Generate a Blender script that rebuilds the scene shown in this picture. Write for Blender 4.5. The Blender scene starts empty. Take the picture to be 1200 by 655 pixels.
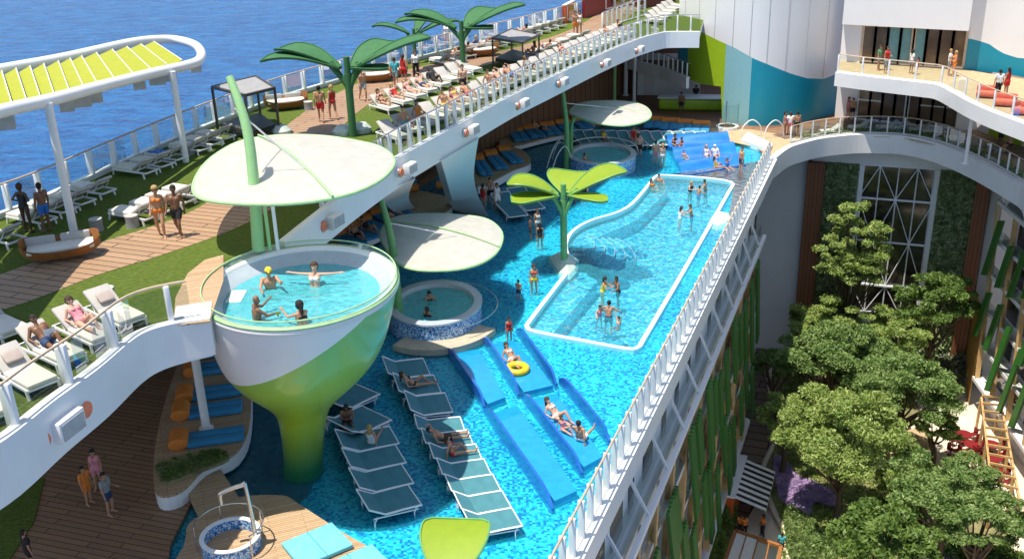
import bpy, bmesh, math, random
import numpy as np
from mathutils import Vector, Matrix
from mathutils.geometry import tessellate_polygon
random.seed(7); rng = np.random.default_rng(7)
R = math.radians; PI = math.pi
S = bpy.context.scene; COL = S.collection

# ------------------------------------------------------------------ camera maths
F = 1200.0; TH = R(22.5); ROLL = R(-1.7); CH = 22.0
fwd = np.array([0, math.cos(TH), -math.sin(TH)]); up0 = np.array([0, math.sin(TH), math.cos(TH)]); r0 = np.array([1., 0, 0])
cr, sr = math.cos(ROLL), math.sin(ROLL)
rgt = cr*r0 + sr*up0; upv = -sr*r0 + cr*up0; CAM = np.array([0, 0, CH])
def P(x, y, z=0.0):
    """where the ground point seen at photo position x, y lies, for a surface of height z"""
    d = fwd*F + rgt*(x-600) - upv*(y-327.5)
    return Vector(CAM + d*((z-CH)/d[2]))
def Q(p):
    v = np.array(p, float)-CAM; w = v @ fwd
    return 600+F*(v @ rgt)/w, 327.5-F*(v @ upv)/w
def Zat(x, y, py):
    """height above plan point x, y that is seen at photo row py"""
    lo, hi = -60., 60.
    for _ in range(50):
        m = (lo+hi)/2
        if Q((x, y, m))[1] > py: lo = m
        else: hi = m
    return lo
def PY(x, py, yw):
    """point on the upright plane at distance yw seen at x, py"""
    d = fwd*F + rgt*(x-600) - upv*(py-327.5)
    return Vector(CAM + d*(yw/d[1]))

# ------------------------------------------------------------------ materials
def nmat(name):
    m = bpy.data.materials.new(name); m.use_nodes = True
    nt = m.node_tree; b = nt.nodes['Principled BSDF']; return m, nt, b
def mat(name, col, rough=.6, metal=0, var=.12, scale=3., bump=0., bscale=40., spec=.5, coat=0):
    m, nt, b = nmat(name); N, L = nt.nodes, nt.links
    tc = N.new('ShaderNodeTexCoord'); n = N.new('ShaderNodeTexNoise'); n.inputs['Scale'].default_value = scale; n.inputs['Detail'].default_value = 6
    L.new(tc.outputs['Object'], n.inputs['Vector'])
    r = N.new('ShaderNodeValToRGB'); r.color_ramp.elements[0].position = .3; r.color_ramp.elements[1].position = .7
    c = Vector(col)
    r.color_ramp.elements[0].color = (*(c*(1-var)), 1); r.color_ramp.elements[1].color = (*[min(1, k*(1+var)) for k in c], 1)
    L.new(n.outputs['Fac'], r.inputs['Fac']); L.new(r.outputs['Color'], b.inputs['Base Color'])
    b.inputs['Roughness'].default_value = rough; b.inputs['Metallic'].default_value = metal
    b.inputs['Specular IOR Level'].default_value = spec; b.inputs['Coat Weight'].default_value = coat
    if bump:
        n2 = N.new('ShaderNodeTexNoise'); n2.inputs['Scale'].default_value = bscale; L.new(tc.outputs['Object'], n2.inputs['Vector'])
        bp = N.new('ShaderNodeBump'); bp.inputs['Strength'].default_value = bump; bp.inputs['Distance'].default_value = .02
        L.new(n2.outputs['Fac'], bp.inputs['Height']); L.new(bp.outputs['Normal'], b.inputs['Normal'])
    return m
def plank_mat(name, c1, c2, ang, w=.16, gap=(.03, .02, .015), var=.25):
    """boards of width w running along the direction ang"""
    m, nt, b = nmat(name); N, L = nt.nodes, nt.links
    tc = N.new('ShaderNodeTexCoord'); mp = N.new('ShaderNodeMapping'); mp.inputs['Rotation'].default_value = (0, 0, -ang)
    L.new(tc.outputs['Object'], mp.inputs['Vector'])
    br = N.new('ShaderNodeTexBrick'); br.inputs['Scale'].default_value = 1; br.inputs['Brick Width'].default_value = 3.2
    br.inputs['Row Height'].default_value = w; br.inputs['Mortar Size'].default_value = w*.06; br.offset = .37
    br.inputs['Color1'].default_value = (*c1, 1); br.inputs['Color2'].default_value = (*c2, 1); br.inputs['Mortar'].default_value = (*gap, 1)
    L.new(mp.outputs['Vector'], br.inputs['Vector'])
    n = N.new('ShaderNodeTexNoise'); mp2 = N.new('ShaderNodeMapping'); mp2.inputs['Scale'].default_value = (1.2, 14, 1); n.inputs['Detail'].default_value = 5
    L.new(mp.outputs['Vector'], mp2.inputs['Vector']); L.new(mp2.outputs['Vector'], n.inputs['Vector'])
    mx = N.new('ShaderNodeMix'); mx.data_type = 'RGBA'; mx.blend_type = 'MULTIPLY'; mx.inputs[0].default_value = 1
    r = N.new('ShaderNodeValToRGB'); r.color_ramp.elements[0].position = .3; r.color_ramp.elements[1].position = .7
    r.color_ramp.elements[0].color = (1-var,)*3+(1,); r.color_ramp.elements[1].color = (1, 1, 1, 1)
    L.new(n.outputs['Fac'], r.inputs['Fac']); L.new(br.outputs['Color'], mx.inputs[6]); L.new(r.outputs['Color'], mx.inputs[7])
    L.new(mx.outputs[2], b.inputs['Base Color']); b.inputs['Roughness'].default_value = .6
    return m
def mosaic(name, cols, scale=9, rough=.25, big=.35, bigscale=.35):
    """small glass tiles in several shades"""
    m, nt, b = nmat(name); N, L = nt.nodes, nt.links
    tc = N.new('ShaderNodeTexCoord'); v = N.new('ShaderNodeTexVoronoi'); v.distance = 'CHEBYCHEV'; v.inputs['Scale'].default_value = scale; v.inputs['Randomness'].default_value = .5
    L.new(tc.outputs['Object'], v.inputs['Vector'])
    sp = N.new('ShaderNodeSeparateColor'); L.new(v.outputs['Color'], sp.inputs['Color'])
    n = N.new('ShaderNodeTexNoise'); n.inputs['Scale'].default_value = bigscale; L.new(tc.outputs['Object'], n.inputs['Vector'])
    ma = N.new('ShaderNodeMath'); ma.operation = 'MULTIPLY_ADD'; ma.inputs[1].default_value = big*2; ma.inputs[2].default_value = -big
    L.new(n.outputs['Fac'], ma.inputs[0]); ad = N.new('ShaderNodeMath'); L.new(ma.outputs[0], ad.inputs[0]); L.new(sp.outputs[0], ad.inputs[1])
    r = N.new('ShaderNodeValToRGB'); r.color_ramp.interpolation = 'CONSTANT'
    e = r.color_ramp.elements
    while len(e) < len(cols): e.new(.5)
    for i, c in enumerate(cols): e[i].position = i/len(cols); e[i].color = (*c, 1)
    L.new(ad.outputs[0], r.inputs['Fac']); L.new(r.outputs['Color'], b.inputs['Base Color']); b.inputs['Roughness'].default_value = rough
    return m
def water_mat(name, tint, body, amount, bscale, bdist, rough=.04, hscale=1.):
    """clear water: a tinted see-through sheet, some body of its own, ripples and a Fresnel shine"""
    m = bpy.data.materials.new(name); m.use_nodes = True; nt = m.node_tree; N, L = nt.nodes, nt.links; N.clear()
    out = N.new('ShaderNodeOutputMaterial'); tc = N.new('ShaderNodeTexCoord')
    wn = N.new('ShaderNodeTexNoise'); wn.inputs['Scale'].default_value = bscale*.6; L.new(tc.outputs['Object'], wn.inputs['Vector'])
    mxv = N.new('ShaderNodeMix'); mxv.data_type = 'RGBA'; mxv.blend_type = 'LINEAR_LIGHT'; mxv.inputs[0].default_value = .35/bscale
    L.new(tc.outputs['Object'], mxv.inputs[6]); L.new(wn.outputs['Color'], mxv.inputs[7])
    v = N.new('ShaderNodeTexVoronoi'); v.feature = 'SMOOTH_F1'; v.inputs['Scale'].default_value = bscale; v.inputs['Smoothness'].default_value = .35
    L.new(mxv.outputs[2], v.inputs['Vector'])
    n = N.new('ShaderNodeTexNoise'); n.inputs['Scale'].default_value = bscale*2.2; n.inputs['Detail'].default_value = 4; n.inputs['Distortion'].default_value = 1.2
    L.new(tc.outputs['Object'], n.inputs['Vector'])
    ad = N.new('ShaderNodeMath'); ad.operation = 'MULTIPLY_ADD'; ad.inputs[1].default_value = .6; L.new(n.outputs['Fac'], ad.inputs[0]); L.new(v.outputs['Distance'], ad.inputs[2])
    bp = N.new('ShaderNodeBump'); bp.inputs['Strength'].default_value = 1; bp.inputs['Distance'].default_value = bdist; L.new(ad.outputs[0], bp.inputs['Height'])
    tr = N.new('ShaderNodeBsdfTransparent'); tr.inputs['Color'].default_value = (*tint, 1)
    df = N.new('ShaderNodeBsdfDiffuse'); df.inputs['Color'].default_value = (*body, 1); L.new(bp.outputs['Normal'], df.inputs['Normal'])
    m1 = N.new('ShaderNodeMixShader'); m1.inputs[0].default_value = amount; L.new(tr.outputs[0], m1.inputs[1]); L.new(df.outputs[0], m1.inputs[2])
    gl = N.new('ShaderNodeBsdfGlossy'); gl.inputs['Roughness'].default_value = rough; L.new(bp.outputs['Normal'], gl.inputs['Normal'])
    fr = N.new('ShaderNodeFresnel'); fr.inputs['IOR'].default_value = 1.33; L.new(bp.outputs['Normal'], fr.inputs['Normal'])
    m2 = N.new('ShaderNodeMixShader'); L.new(fr.outputs[0], m2.inputs[0]); L.new(m1.outputs[0], m2.inputs[1]); L.new(gl.outputs[0], m2.inputs[2])
    L.new(m2.outputs[0], out.inputs['Surface']); return m
def glass_mat(name, tint, refl=.12):
    m = bpy.data.materials.new(name); m.use_nodes = True; nt = m.node_tree; N, L = nt.nodes, nt.links; N.clear()
    out = N.new('ShaderNodeOutputMaterial'); tr = N.new('ShaderNodeBsdfTransparent'); tr.inputs['Color'].default_value = (*tint, 1)
    gl = N.new('ShaderNodeBsdfGlossy'); gl.inputs['Roughness'].default_value = .03
    mx = N.new('ShaderNodeMixShader'); fr = N.new('ShaderNodeFresnel'); fr.inputs['IOR'].default_value = 1.5
    ma = N.new('ShaderNodeMath'); ma.operation = 'ADD'; ma.inputs[1].default_value = refl-.04; mu = N.new('ShaderNodeMath'); mu.operation = 'MULTIPLY'; mu.inputs[1].default_value = .4; L.new(fr.outputs[0], mu.inputs[0]); L.new(mu.outputs[0], ma.inputs[0]); L.new(ma.outputs[0], mx.inputs[0])
    L.new(tr.outputs[0], mx.inputs[1]); L.new(gl.outputs[0], mx.inputs[2]); L.new(mx.outputs[0], out.inputs['Surface']); return m
def stripe_mat(name, c1, c2, scale, axis=2, rough=.5):
    """slats along one axis, with a little relief"""
    m, nt, b = nmat(name); N, L = nt.nodes, nt.links
    tc = N.new('ShaderNodeTexCoord'); w = N.new('ShaderNodeTexWave'); w.bands_direction = 'XYZ'[axis]; w.inputs['Scale'].default_value = scale
    L.new(tc.outputs['Object'], w.inputs['Vector']); r = N.new('ShaderNodeValToRGB'); r.color_ramp.elements[0].position = .25; r.color_ramp.elements[1].position = .45
    r.color_ramp.elements[0].color = (*c1, 1); r.color_ramp.elements[1].color = (*c2, 1)
    L.new(w.outputs['Fac'], r.inputs['Fac']); L.new(r.outputs['Color'], b.inputs['Base Color']); b.inputs['Roughness'].default_value = rough
    bp = N.new('ShaderNodeBump'); bp.inputs['Distance'].default_value = .04; L.new(w.outputs['Fac'], bp.inputs['Height']); L.new(bp.outputs['Normal'], b.inputs['Normal'])
    return m
def grass_mat():
    m, nt, b = nmat('turf'); N, L = nt.nodes, nt.links
    tc = N.new('ShaderNodeTexCoord'); mp = N.new('ShaderNodeMapping'); mp.inputs['Scale'].default_value = (2.2, 9, 4); mp.inputs['Rotation'].default_value = (0, 0, R(-20))
    L.new(tc.outputs['Object'], mp.inputs['Vector'])
    n = N.new('ShaderNodeTexNoise'); n.inputs['Scale'].default_value = 2.2; n.inputs['Detail'].default_value = 8; n.inputs['Roughness'].default_value = .72; L.new(mp.outputs['Vector'], n.inputs['Vector'])
    r = N.new('ShaderNodeValToRGB'); r.color_ramp.elements[0].position = .33; r.color_ramp.elements[1].position = .68
    r.color_ramp.elements[0].color = (.05, .1, .012, 1); r.color_ramp.elements[1].color = (.2, .26, .055, 1)
    L.new(n.outputs['Fac'], r.inputs['Fac']); L.new(r.outputs['Color'], b.inputs['Base Color']); b.inputs['Roughness'].default_value = .95; b.inputs['Specular IOR Level'].default_value = .1
    bp = N.new('ShaderNodeBump'); bp.inputs['Distance'].default_value = .12; L.new(n.outputs['Fac'], bp.inputs['Height']); L.new(bp.outputs['Normal'], b.inputs['Normal'])
    return m
def leaf_mat(name, c1, c2, trans=.35):
    m, nt, b = nmat(name); N, L = nt.nodes, nt.links
    tc = N.new('ShaderNodeTexCoord'); n = N.new('ShaderNodeTexNoise'); n.inputs['Scale'].default_value = 1.7; n.inputs['Detail'].default_value = 8; L.new(tc.outputs['Object'], n.inputs['Vector'])
    r = N.new('ShaderNodeValToRGB'); r.color_ramp.elements[0].position = .35; r.color_ramp.elements[1].position = .65
    r.color_ramp.elements[0].color = (*c1, 1); r.color_ramp.elements[1].color = (*c2, 1)
    L.new(n.outputs['Fac'], r.inputs['Fac']); L.new(r.outputs['Color'], b.inputs['Base Color']); b.inputs['Roughness'].default_value = .55
    t = N.new('ShaderNodeBsdfTranslucent'); L.new(r.outputs['Color'], t.inputs['Color']); mx = N.new('ShaderNodeMixShader'); mx.inputs[0].default_value = trans
    o = N['Material Output']; L.new(b.outputs[0], mx.inputs[1]); L.new(t.outputs[0], mx.inputs[2]); L.new(mx.outputs[0], o.inputs['Surface'])
    return m
SHIP = math.atan2(.933, .36)       # heading of the ship
M = dict(
 white=mat('white_paint', (.78, .78, .77), .35, var=.03, scale=.7), white2=mat('white_powder_coat', (.8, .8, .8), .3, var=.02),
 steel=mat('steel', (.55, .56, .57), .25, .9, .05), tan=mat('tan_handrail', (.5, .4, .29), .5), grey=mat('grey_mesh', (.3, .3, .3), .6, bump=.3, bscale=150),
 dark=mat('dark_frame', (.05, .045, .04), .5), orange=mat('orange_fabric', (.62, .2, .03), .8, bump=.3), blue=mat('blue_fabric', (.03, .24, .45), .8, bump=.3),
 ltblue=mat('pale_blue_fabric', (.15, .52, .6), .8, bump=.2), teal=mat('teal_sling', (.055, .21, .25), .75, bump=.25, bscale=200),
 cushion=mat('cushion', (.43, .42, .39), .85, bump=.3, var=.05), cream=mat('cream_cushion', (.66, .63, .55), .85, bump=.2, var=.05), pillow=mat('taupe_pillow', (.4, .34, .3), .9, bump=.3),
 canopy=leaf_mat('pale_canopy', (.72, .71, .65), (.8, .79, .73), .5), edge=mat('pale_green_edge', (.35, .56, .28), .5),
 lime=mat('lime_panel', (.21, .31, .01), .6, var=.05), dkgreen=mat('deep_green_panel', (.035, .14, .045), .75, var=.1), palegreen=mat('pale_green_paint', (.32, .58, .25), .4, var=.04),
 midgreen=mat('green_post', (.14, .36, .12), .4), limeslat=mat('lime_slat', (.33, .36, .012), .6, var=.06),
 wickr=mat('rust_wicker', (.3, .12, .03), .7, bump=.5, bscale=90), lawn=grass_mat(),
 plank=plank_mat('pale_boards', (.42, .27, .16), (.36, .225, .13), SHIP+PI/2, .42), plank2=plank_mat('sun_island_boards', (.62, .44, .27), (.5, .33, .18), R(20), .11, var=.35),
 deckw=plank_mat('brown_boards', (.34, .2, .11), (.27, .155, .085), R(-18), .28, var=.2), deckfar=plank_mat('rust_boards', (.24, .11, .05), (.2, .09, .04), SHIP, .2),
 mosaic=mosaic('turquoise_tiles', [(.01, .13, .42), (.015, .25, .52), (.02, .4, .6), (.03, .52, .68), (.05, .58, .71), (.09, .66, .77)], 10, big=.42, bigscale=.16),
 mosaic2=mosaic('deep_pool_tiles', [(.02, .26, .52), (.04, .42, .62), (.07, .54, .7), (.16, .64, .76), (.4, .78, .84)], 7, big=.25, bigscale=.3), spa=mosaic('spa_tiles', [(.03, .1, .35), (.06, .25, .55), (.2, .45, .7), (.6, .72, .8)], 20, big=.1),  # lighter and darker pool tiles also stand in for wavy water light
 spatop=mosaic('pale_spa_tiles', [(.45, .55, .6), (.6, .68, .7), (.72, .76, .76)], 12, big=.1), plain=mat('spa_shell', (.4, .47, .53), .25, var=.05), coping=mat('coping', (.76, .8, .82), .4, var=.05, scale=6),
 bluefin=mat('blue_resin', (.015, .12, .48), .22, var=.12, coat=.5), aqua=mat('aqua_resin', (.015, .3, .6), .25, var=.1, coat=.3), wave=mat('wave_resin', (.015, .18, .6), .22, var=.2, scale=1.2, coat=.4),
 rock=mat('pale_stone', (.5, .58, .52), .8), water=water_mat('shallow_water', (.72, .97, 1.), (.03, .5, .64), .16, 2.6, .05), deepwater=water_mat('pool_water', (.72, .95, 1.), (.08, .58, .74), .26, 1.8, .15),
 spawater=water_mat('spa_water', (.8, .98, 1.), (.1, .62, .72), .62, 3.4, .08), glass=glass_mat('clear_glass', (.82, .9, .88), .06), tglass=glass_mat('smoked_glass', (.68, .74, .71), .05), win=mat('dark_window', (.035, .03, .025), .08, var=.5, scale=.8, spec=.8),
 tealwall=mat('teal_wall', (.004, .27, .38), .35, var=.06, scale=.3), ltteal=mat('pale_teal_wall', (.26, .5, .55), .35, var=.03), limewall=mat('lime_wall', (.33, .5, .02), .4, var=.06), bulk=mat('white_bulkhead', (.8, .79, .78), .45, var=.03, scale=.3),
 brown=plank_mat('brown_cladding', (.3, .11, .045), (.24, .085, .035), PI/2, .3), ochre=mat('ochre_wall', (.5, .28, .07), .7, var=.08), timber=mat('honey_timber', (.56, .36, .15), .6), wallgrey=mat('atrium_wall', (.72, .7, .68), .7, var=.04, scale=.4),
 glouv=stripe_mat('green_louvre', (.01, .07, .01), (.04, .22, .02), 3.6, 2), paving=mat('pale_paving', (.66, .59, .48), .85, var=.12, scale=.5, bump=.4, bscale=8), darkpave=plank_mat('brown_paving', (.24, .17, .12), (.2, .14, .1), SHIP+PI/2, 1.1),
 soil=mat('soil', (.2, .19, .09), .95, var=.4, scale=2), bark=mat('bark', (.1, .07, .045), .9, bump=.6, bscale=12), red=mat('red_seat', (.2, .012, .015), .5), ored=mat('orange_red_paint', (.55, .1, .02), .5),
 leafA=leaf_mat('leaf_bright', (.17, .27, .05), (.42, .52, .16)), leafB=leaf_mat('leaf_mid', (.1, .2, .04), (.3, .42, .14)), leafC=leaf_mat('leaf_deep', (.07, .14, .02), (.2, .31, .07)),
 leafD=leaf_mat('leaf_shade', (.14, .22, .04), (.34, .42, .1)), lav=leaf_mat('lavender_flower', (.42, .3, .55), (.72, .58, .8)), silver=leaf_mat('silver_leaf', (.13, .17, .1), (.34, .38, .26)), box=leaf_mat('hedge_leaf', (.12, .2, .05), (.3, .4, .14)),
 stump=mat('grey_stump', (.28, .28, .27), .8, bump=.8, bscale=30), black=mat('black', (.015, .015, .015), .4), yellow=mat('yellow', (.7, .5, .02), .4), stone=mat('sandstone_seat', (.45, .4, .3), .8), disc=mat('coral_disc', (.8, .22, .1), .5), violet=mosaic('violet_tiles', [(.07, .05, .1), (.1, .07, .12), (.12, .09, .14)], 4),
 stripe=mat('awning_white', (.8, .8, .78), .7), sand=mat('sandy_floor', (.45, .34, .2), .8), hull=mat('hull_white', (.7, .71, .73), .4, var=.05), skinny=mat('speaker_grey', (.42, .42, .42), .5), pink=mat('coral_sofa', (.7, .16, .1), .8), curtain=mat('teal_curtain', (.14, .3, .32), .8), warmwin=mat('warm_window', (.13, .085, .05), .12, var=.4, scale=.6, spec=.7), gwall=leaf_mat('green_wall_leaf', (.16, .25, .09), (.48, .58, .32)), lit=mat('warm_interior', (.2, .11, .05), .8))

# ------------------------------------------------------------------ objects
def tag(o, label=None, cat=None, group=None, kind=None):
    if label: o['label'] = label
    if cat: o['category'] = cat
    if group: o['group'] = group
    if kind: o['kind'] = kind
    return o
def empty(name, loc=(0, 0, 0), rz=0, label=None, cat=None, group=None, sc=(1, 1, 1)):
    o = bpy.data.objects.new(name, None); COL.objects.link(o); o.location = loc; o.rotation_euler = (0, 0, rz); o.scale = sc; o.empty_display_size = .2
    return tag(o, label, cat, group)
def dup(root, loc=None, rz=None, sc=None, label=None, group=None):
    r = root.copy(); COL.objects.link(r)
    if loc is not None: r.location = loc
    if rz is not None: r.rotation_euler = (0, 0, rz)
    if sc is not None: r.scale = sc
    if label: r['label'] = label
    if group: r['group'] = group
    for ch in list(root.children):
        c = ch.copy(); COL.objects.link(c); c.parent = r
        for g in list(ch.children):
            d = g.copy(); COL.objects.link(d); d.parent = c
    return r
class MB:
    def __init__(s): s.v = []; s.f = []; s.sm = []
    def add(s, v, f, smooth=False):
        n = len(s.v); s.v += [tuple(k) for k in v]; s.f += [tuple(i+n for i in q) for q in f]; s.sm += [smooth]*len(f); return s
    def box(s, c, d, rz=0, m=None):
        x, y, z = [k/2 for k in d]; co, si = math.cos(rz), math.sin(rz); v = []
        for a in (-1, 1):
            for b_ in (-1, 1):
                for e in (-1, 1):
                    X, Y = a*x, b_*y; v.append((c[0]+X*co-Y*si, c[1]+X*si+Y*co, c[2]+e*z))
        return s.add(v, [(0, 1, 3, 2), (4, 6, 7, 5), (0, 4, 5, 1), (2, 3, 7, 6), (0, 2, 6, 4), (1, 5, 7, 3)])
    def rbox(s, c, d, r=.04, rz=0, n=2):
        """box with rounded edges (cushions, fins)"""
        x, y, z = [k/2 for k in d]; r = min(r, x*.99, y*.99, z*.99); bm = bmesh.new(); bmesh.ops.create_cube(bm, size=1)
        for v in bm.verts: v.co = Vector((v.co.x*d[0], v.co.y*d[1], v.co.z*d[2]))
        bmesh.ops.bevel(bm, geom=bm.edges[:], offset=r, segments=n, affect='EDGES', profile=.5)
        rot = Matrix.Rotation(rz, 3, 'Z'); vs = [tuple(rot @ v.co + Vector(c)) for v in bm.verts]; bm.verts.index_update()
        fs = [tuple(v.index for v in f.verts) for f in bm.faces]; bm.free(); return s.add(vs, fs, True)
    def bar(s, a, b, w, h, up=(0, 0, 1)):
        a, b = Vector(a), Vector(b); d = (b-a).normalized(); u = Vector(up); x = d.cross(u)
        if x.length < 1e-4: x = d.cross(Vector((0, 1, 0)))
        x.normalize(); u = x.cross(d); v = []
        for p in (a, b):
            for i, j in ((-1, -1), (1, -1), (1, 1), (-1, 1)): v.append(p+x*(i*w/2)+u*(j*h/2))
        return s.add(v, [(0, 3, 2, 1), (4, 5, 6, 7), (0, 1, 5, 4), (1, 2, 6, 5), (2, 3, 7, 6), (3, 0, 4, 7)])
    def tube(s, pts, r, n=8, cap=True, closed=False):
        pts = [Vector(p) for p in pts]; k = len(pts); rr = r if isinstance(r, (list, tuple)) else [r]*k; v = []; px = None
        for i, p in enumerate(pts):
            a = pts[(i-1) % k] if closed or i else p; b = pts[(i+1) % k] if closed or i < k-1 else p
            d = (b-a).normalized()
            if px is None: px = d.orthogonal().normalized()
            px = (px-d*px.dot(d)); px = px.normalized() if px.length > 1e-5 else d.orthogonal().normalized(); py = d.cross(px)
            for j in range(n): t = 2*PI*j/n; v.append(p+px*(rr[i]*math.cos(t))+py*(rr[i]*math.sin(t)))
        f = []
        for i in range(k if closed else k-1):
            for j in range(n):
                i2 = (i+1) % k; f.append((i*n+j, i*n+(j+1) % n, i2*n+(j+1) % n, i2*n+j))
        if cap and not closed: f += [tuple(range(n))[::-1], tuple((k-1)*n+j for j in range(n))]
        return s.add(v, f, True)
    def prism(s, poly, z0, z1, holes=(), top=True, bottom=True):
        loops = [[Vector((p[0], p[1], 0)) for p in poly]]+[[Vector((p[0], p[1], 0)) for p in h] for h in holes]
        tri = tessellate_polygon(loops); fl = [p for l in loops for p in l]; n = len(fl)
        v = [(p.x, p.y, z1) for p in fl]+[(p.x, p.y, z0) for p in fl]; f = []
        if top: f += [tuple(t) for t in tri]
        if bottom and z1 != z0: f += [tuple(i+n for i in t)[::-1] for t in tri]
        if z1 != z0:
            o = 0
            for l in loops:
                k = len(l)
                for i in range(k): j = (i+1) % k; f.append((o+i, o+j, o+j+n, o+i+n))
                o += k
        return s.add(v, f)
    def lathe(s, prof, n=64, c=(0, 0, 0), sx=1, sy=1, a0=0, a1=2*PI):
        full = abs(a1-a0-2*PI) < 1e-6; k = n if full else n+1; v = []
        for r, z in prof:
            for j in range(k): t = a0+(a1-a0)*j/n; v.append((c[0]+r*sx*math.cos(t), c[1]+r*sy*math.sin(t), c[2]+z))
        f = []
        for i in range(len(prof)-1):
            for j in range(n): j2 = (j+1) % k; f.append((i*k+j, i*k+j2, (i+1)*k+j2, (i+1)*k+j))
        return s.add(v, f, True)
    def build(s, name, m, parent=None, smooth=None, recalc=True):
        me = bpy.data.meshes.new(name); me.from_pydata(s.v, [], s.f); me.update()
        if recalc:
            bm = bmesh.new(); bm.from_mesh(me); bmesh.ops.recalc_face_normals(bm, faces=bm.faces[:]); bm.to_mesh(me); bm.free()
        fl = s.sm if smooth is None else [smooth]*len(s.f)
        me.polygons.foreach_set('use_smooth', fl); me.materials.append(M[m] if isinstance(m, str) else m)
        if any(fl):
            try: me.set_sharp_from_angle(angle=R(40))
            except Exception: pass
        o = bpy.data.objects.new(name, me); COL.objects.link(o)
        if parent: o.parent = parent
        return o
def struct(name, mb, m): return tag(mb.build(name, m), kind='structure')
def ring_poly(c, rx, ry, n=40, rot=0):
    co, si = math.cos(rot), math.sin(rot)
    return [(c[0]+rx*math.cos(t)*co-ry*math.sin(t)*si, c[1]+rx*math.cos(t)*si+ry*math.sin(t)*co) for t in [2*PI*i/n for i in range(n)]]
def smooth_line(pts, n=6, closed=False):
    pts = [Vector(p) for p in pts]; k = len(pts); out = []
    for i in range(k if closed else k-1):
        g = lambda j: pts[j % k] if closed else pts[max(0, min(k-1, j))]
        a, b, c, d = g(i-1), g(i), g(i+1), g(i+2)
        for t in range(n):
            u = t/n; out.append(.5*((2*b)+(c-a)*u+(2*a-5*b+4*c-d)*u*u+(3*b-a-3*c+d)*u**3))
    if not closed: out.append(pts[-1])
    return out
def px(pts, z): return [P(x, y, z) for x, y in pts]
def offset_line(pts, d):
    """the line moved sideways by d (to its right)"""
    out = []
    for i, p in enumerate(pts):
        a = pts[max(0, i-1)]; b = pts[min(len(pts)-1, i+1)]; t = (b-a); t.z = 0; t.normalize(); out.append(p+Vector((t.y, -t.x, 0))*d)
    return out
def along(pts, step, start=0.):
    """points and headings every step metres along a line"""
    out = []; need = start
    for a, b in zip(pts, pts[1:]):
        l = (b-a).length; t = need
        while t <= l: out.append((a+(b-a)*(t/l), math.atan2(b.y-a.y, b.x-a.x))); t += step
        need = t-l
    return out
ORD = ['first', 'second', 'third', 'fourth', 'fifth', 'sixth', 'seventh', 'eighth', 'ninth', 'tenth', 'eleventh', 'twelfth', 'thirteenth', 'fourteenth', 'fifteenth', 'sixteenth', 'seventeenth', 'eighteenth', 'nineteenth', 'twentieth', 'twenty-first', 'twenty-second', 'twenty-third', 'twenty-fourth', 'twenty-fifth', 'twenty-sixth', 'twenty-seventh', 'twenty-eighth', 'twenty-ninth', 'thirtieth', 'thirty-first', 'thirty-second', 'thirty-third', 'thirty-fourth']
def railing(label, pts, step=1.8, h=1.15, fin=.3, th=.11, glass='glass', rail='tan', lift=0., base=True, lean=0.):
    """one balustrade: upright fins, glass panes between them, a handrail on top"""
    t = empty('railing', pts[0], 0, label, 'railing'); o0 = pts[0]; L_ = [p-o0 for p in pts]
    proto = None; st = along(L_, step)[:100]
    for p, a in st:
        if proto is None:
            proto = MB().rbox((0, 0, h/2), (th, fin, h), .03, 0).build('post', 'white2', t)
            q = proto
        else: q = proto.copy(); COL.objects.link(q); q.parent = t
        q.location = p+Vector((0, 0, lift)); q.rotation_euler = (0, 0, a)
    g = MB(); hr = MB()
    zz = Vector((0, 0, 1))
    for a, b in zip(L_, L_[1:]): g.add([a+zz*(lift+.06), b+zz*(lift+.06), b+zz*(lift+h*.93), a+zz*(lift+h*.93)], [(0, 1, 2, 3)])
    g.build('glass_panel', glass, t)
    hr.tube([p+zz*(lift+h+.02) for p in L_], .045, 6); hr.build('handrail', rail, t)
    if base:
        b_ = MB()
        for a, b in zip(L_, L_[1:]): b_.bar(a+zz*(lift+.03), b+zz*(lift+.03), .14, .1)
        b_.build('base_rail', 'white2', t)
    return t
# ================================================================== world, sun, camera
W = bpy.data.worlds.new('World'); S.world = W; W.use_nodes = True
nt = W.node_tree; sky = nt.nodes.new('ShaderNodeTexSky'); sky.sky_type = 'NISHITA'; sky.sun_disc = False
SUN_EL, SUN_AZ = 74., 207.         # sun stands over the sea, to the left and slightly beyond
sky.sun_elevation = R(SUN_EL); sky.sun_rotation = R(90-SUN_AZ)
nt.links.new(sky.outputs[0], nt.nodes['Background'].inputs[0]); nt.nodes['Background'].inputs[1].default_value = .13
sl = bpy.data.lights.new('sun', 'SUN'); sl.energy = 5; sl.angle = R(.5); sl.color = (1, .91, .79)
so = bpy.data.objects.new('sun', sl); COL.objects.link(so)
sd = Vector((math.cos(R(SUN_EL))*math.cos(R(SUN_AZ)), math.cos(R(SUN_EL))*math.sin(R(SUN_AZ)), math.sin(R(SUN_EL))))
so.rotation_euler = sd.to_track_quat('Z', 'Y').to_euler(); so.location = (0, 0, 60)
cd = bpy.data.cameras.new('camera'); cam = bpy.data.objects.new('camera', cd); COL.objects.link(cam); S.camera = cam
cd.sensor_width = 36; cd.lens = 36*F/1200; cd.clip_end = 60000
Mx = Matrix((( rgt[0], upv[0], -fwd[0], CAM[0]), (rgt[1], upv[1], -fwd[1], CAM[1]), (rgt[2], upv[2], -fwd[2], CAM[2]), (0, 0, 0, 1)))
cam.matrix_world = Mx
S.view_settings.view_transform = 'Standard'; S.view_settings.look = 'None'; S.view_settings.exposure = .42; S.view_settings.gamma = 1

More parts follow.
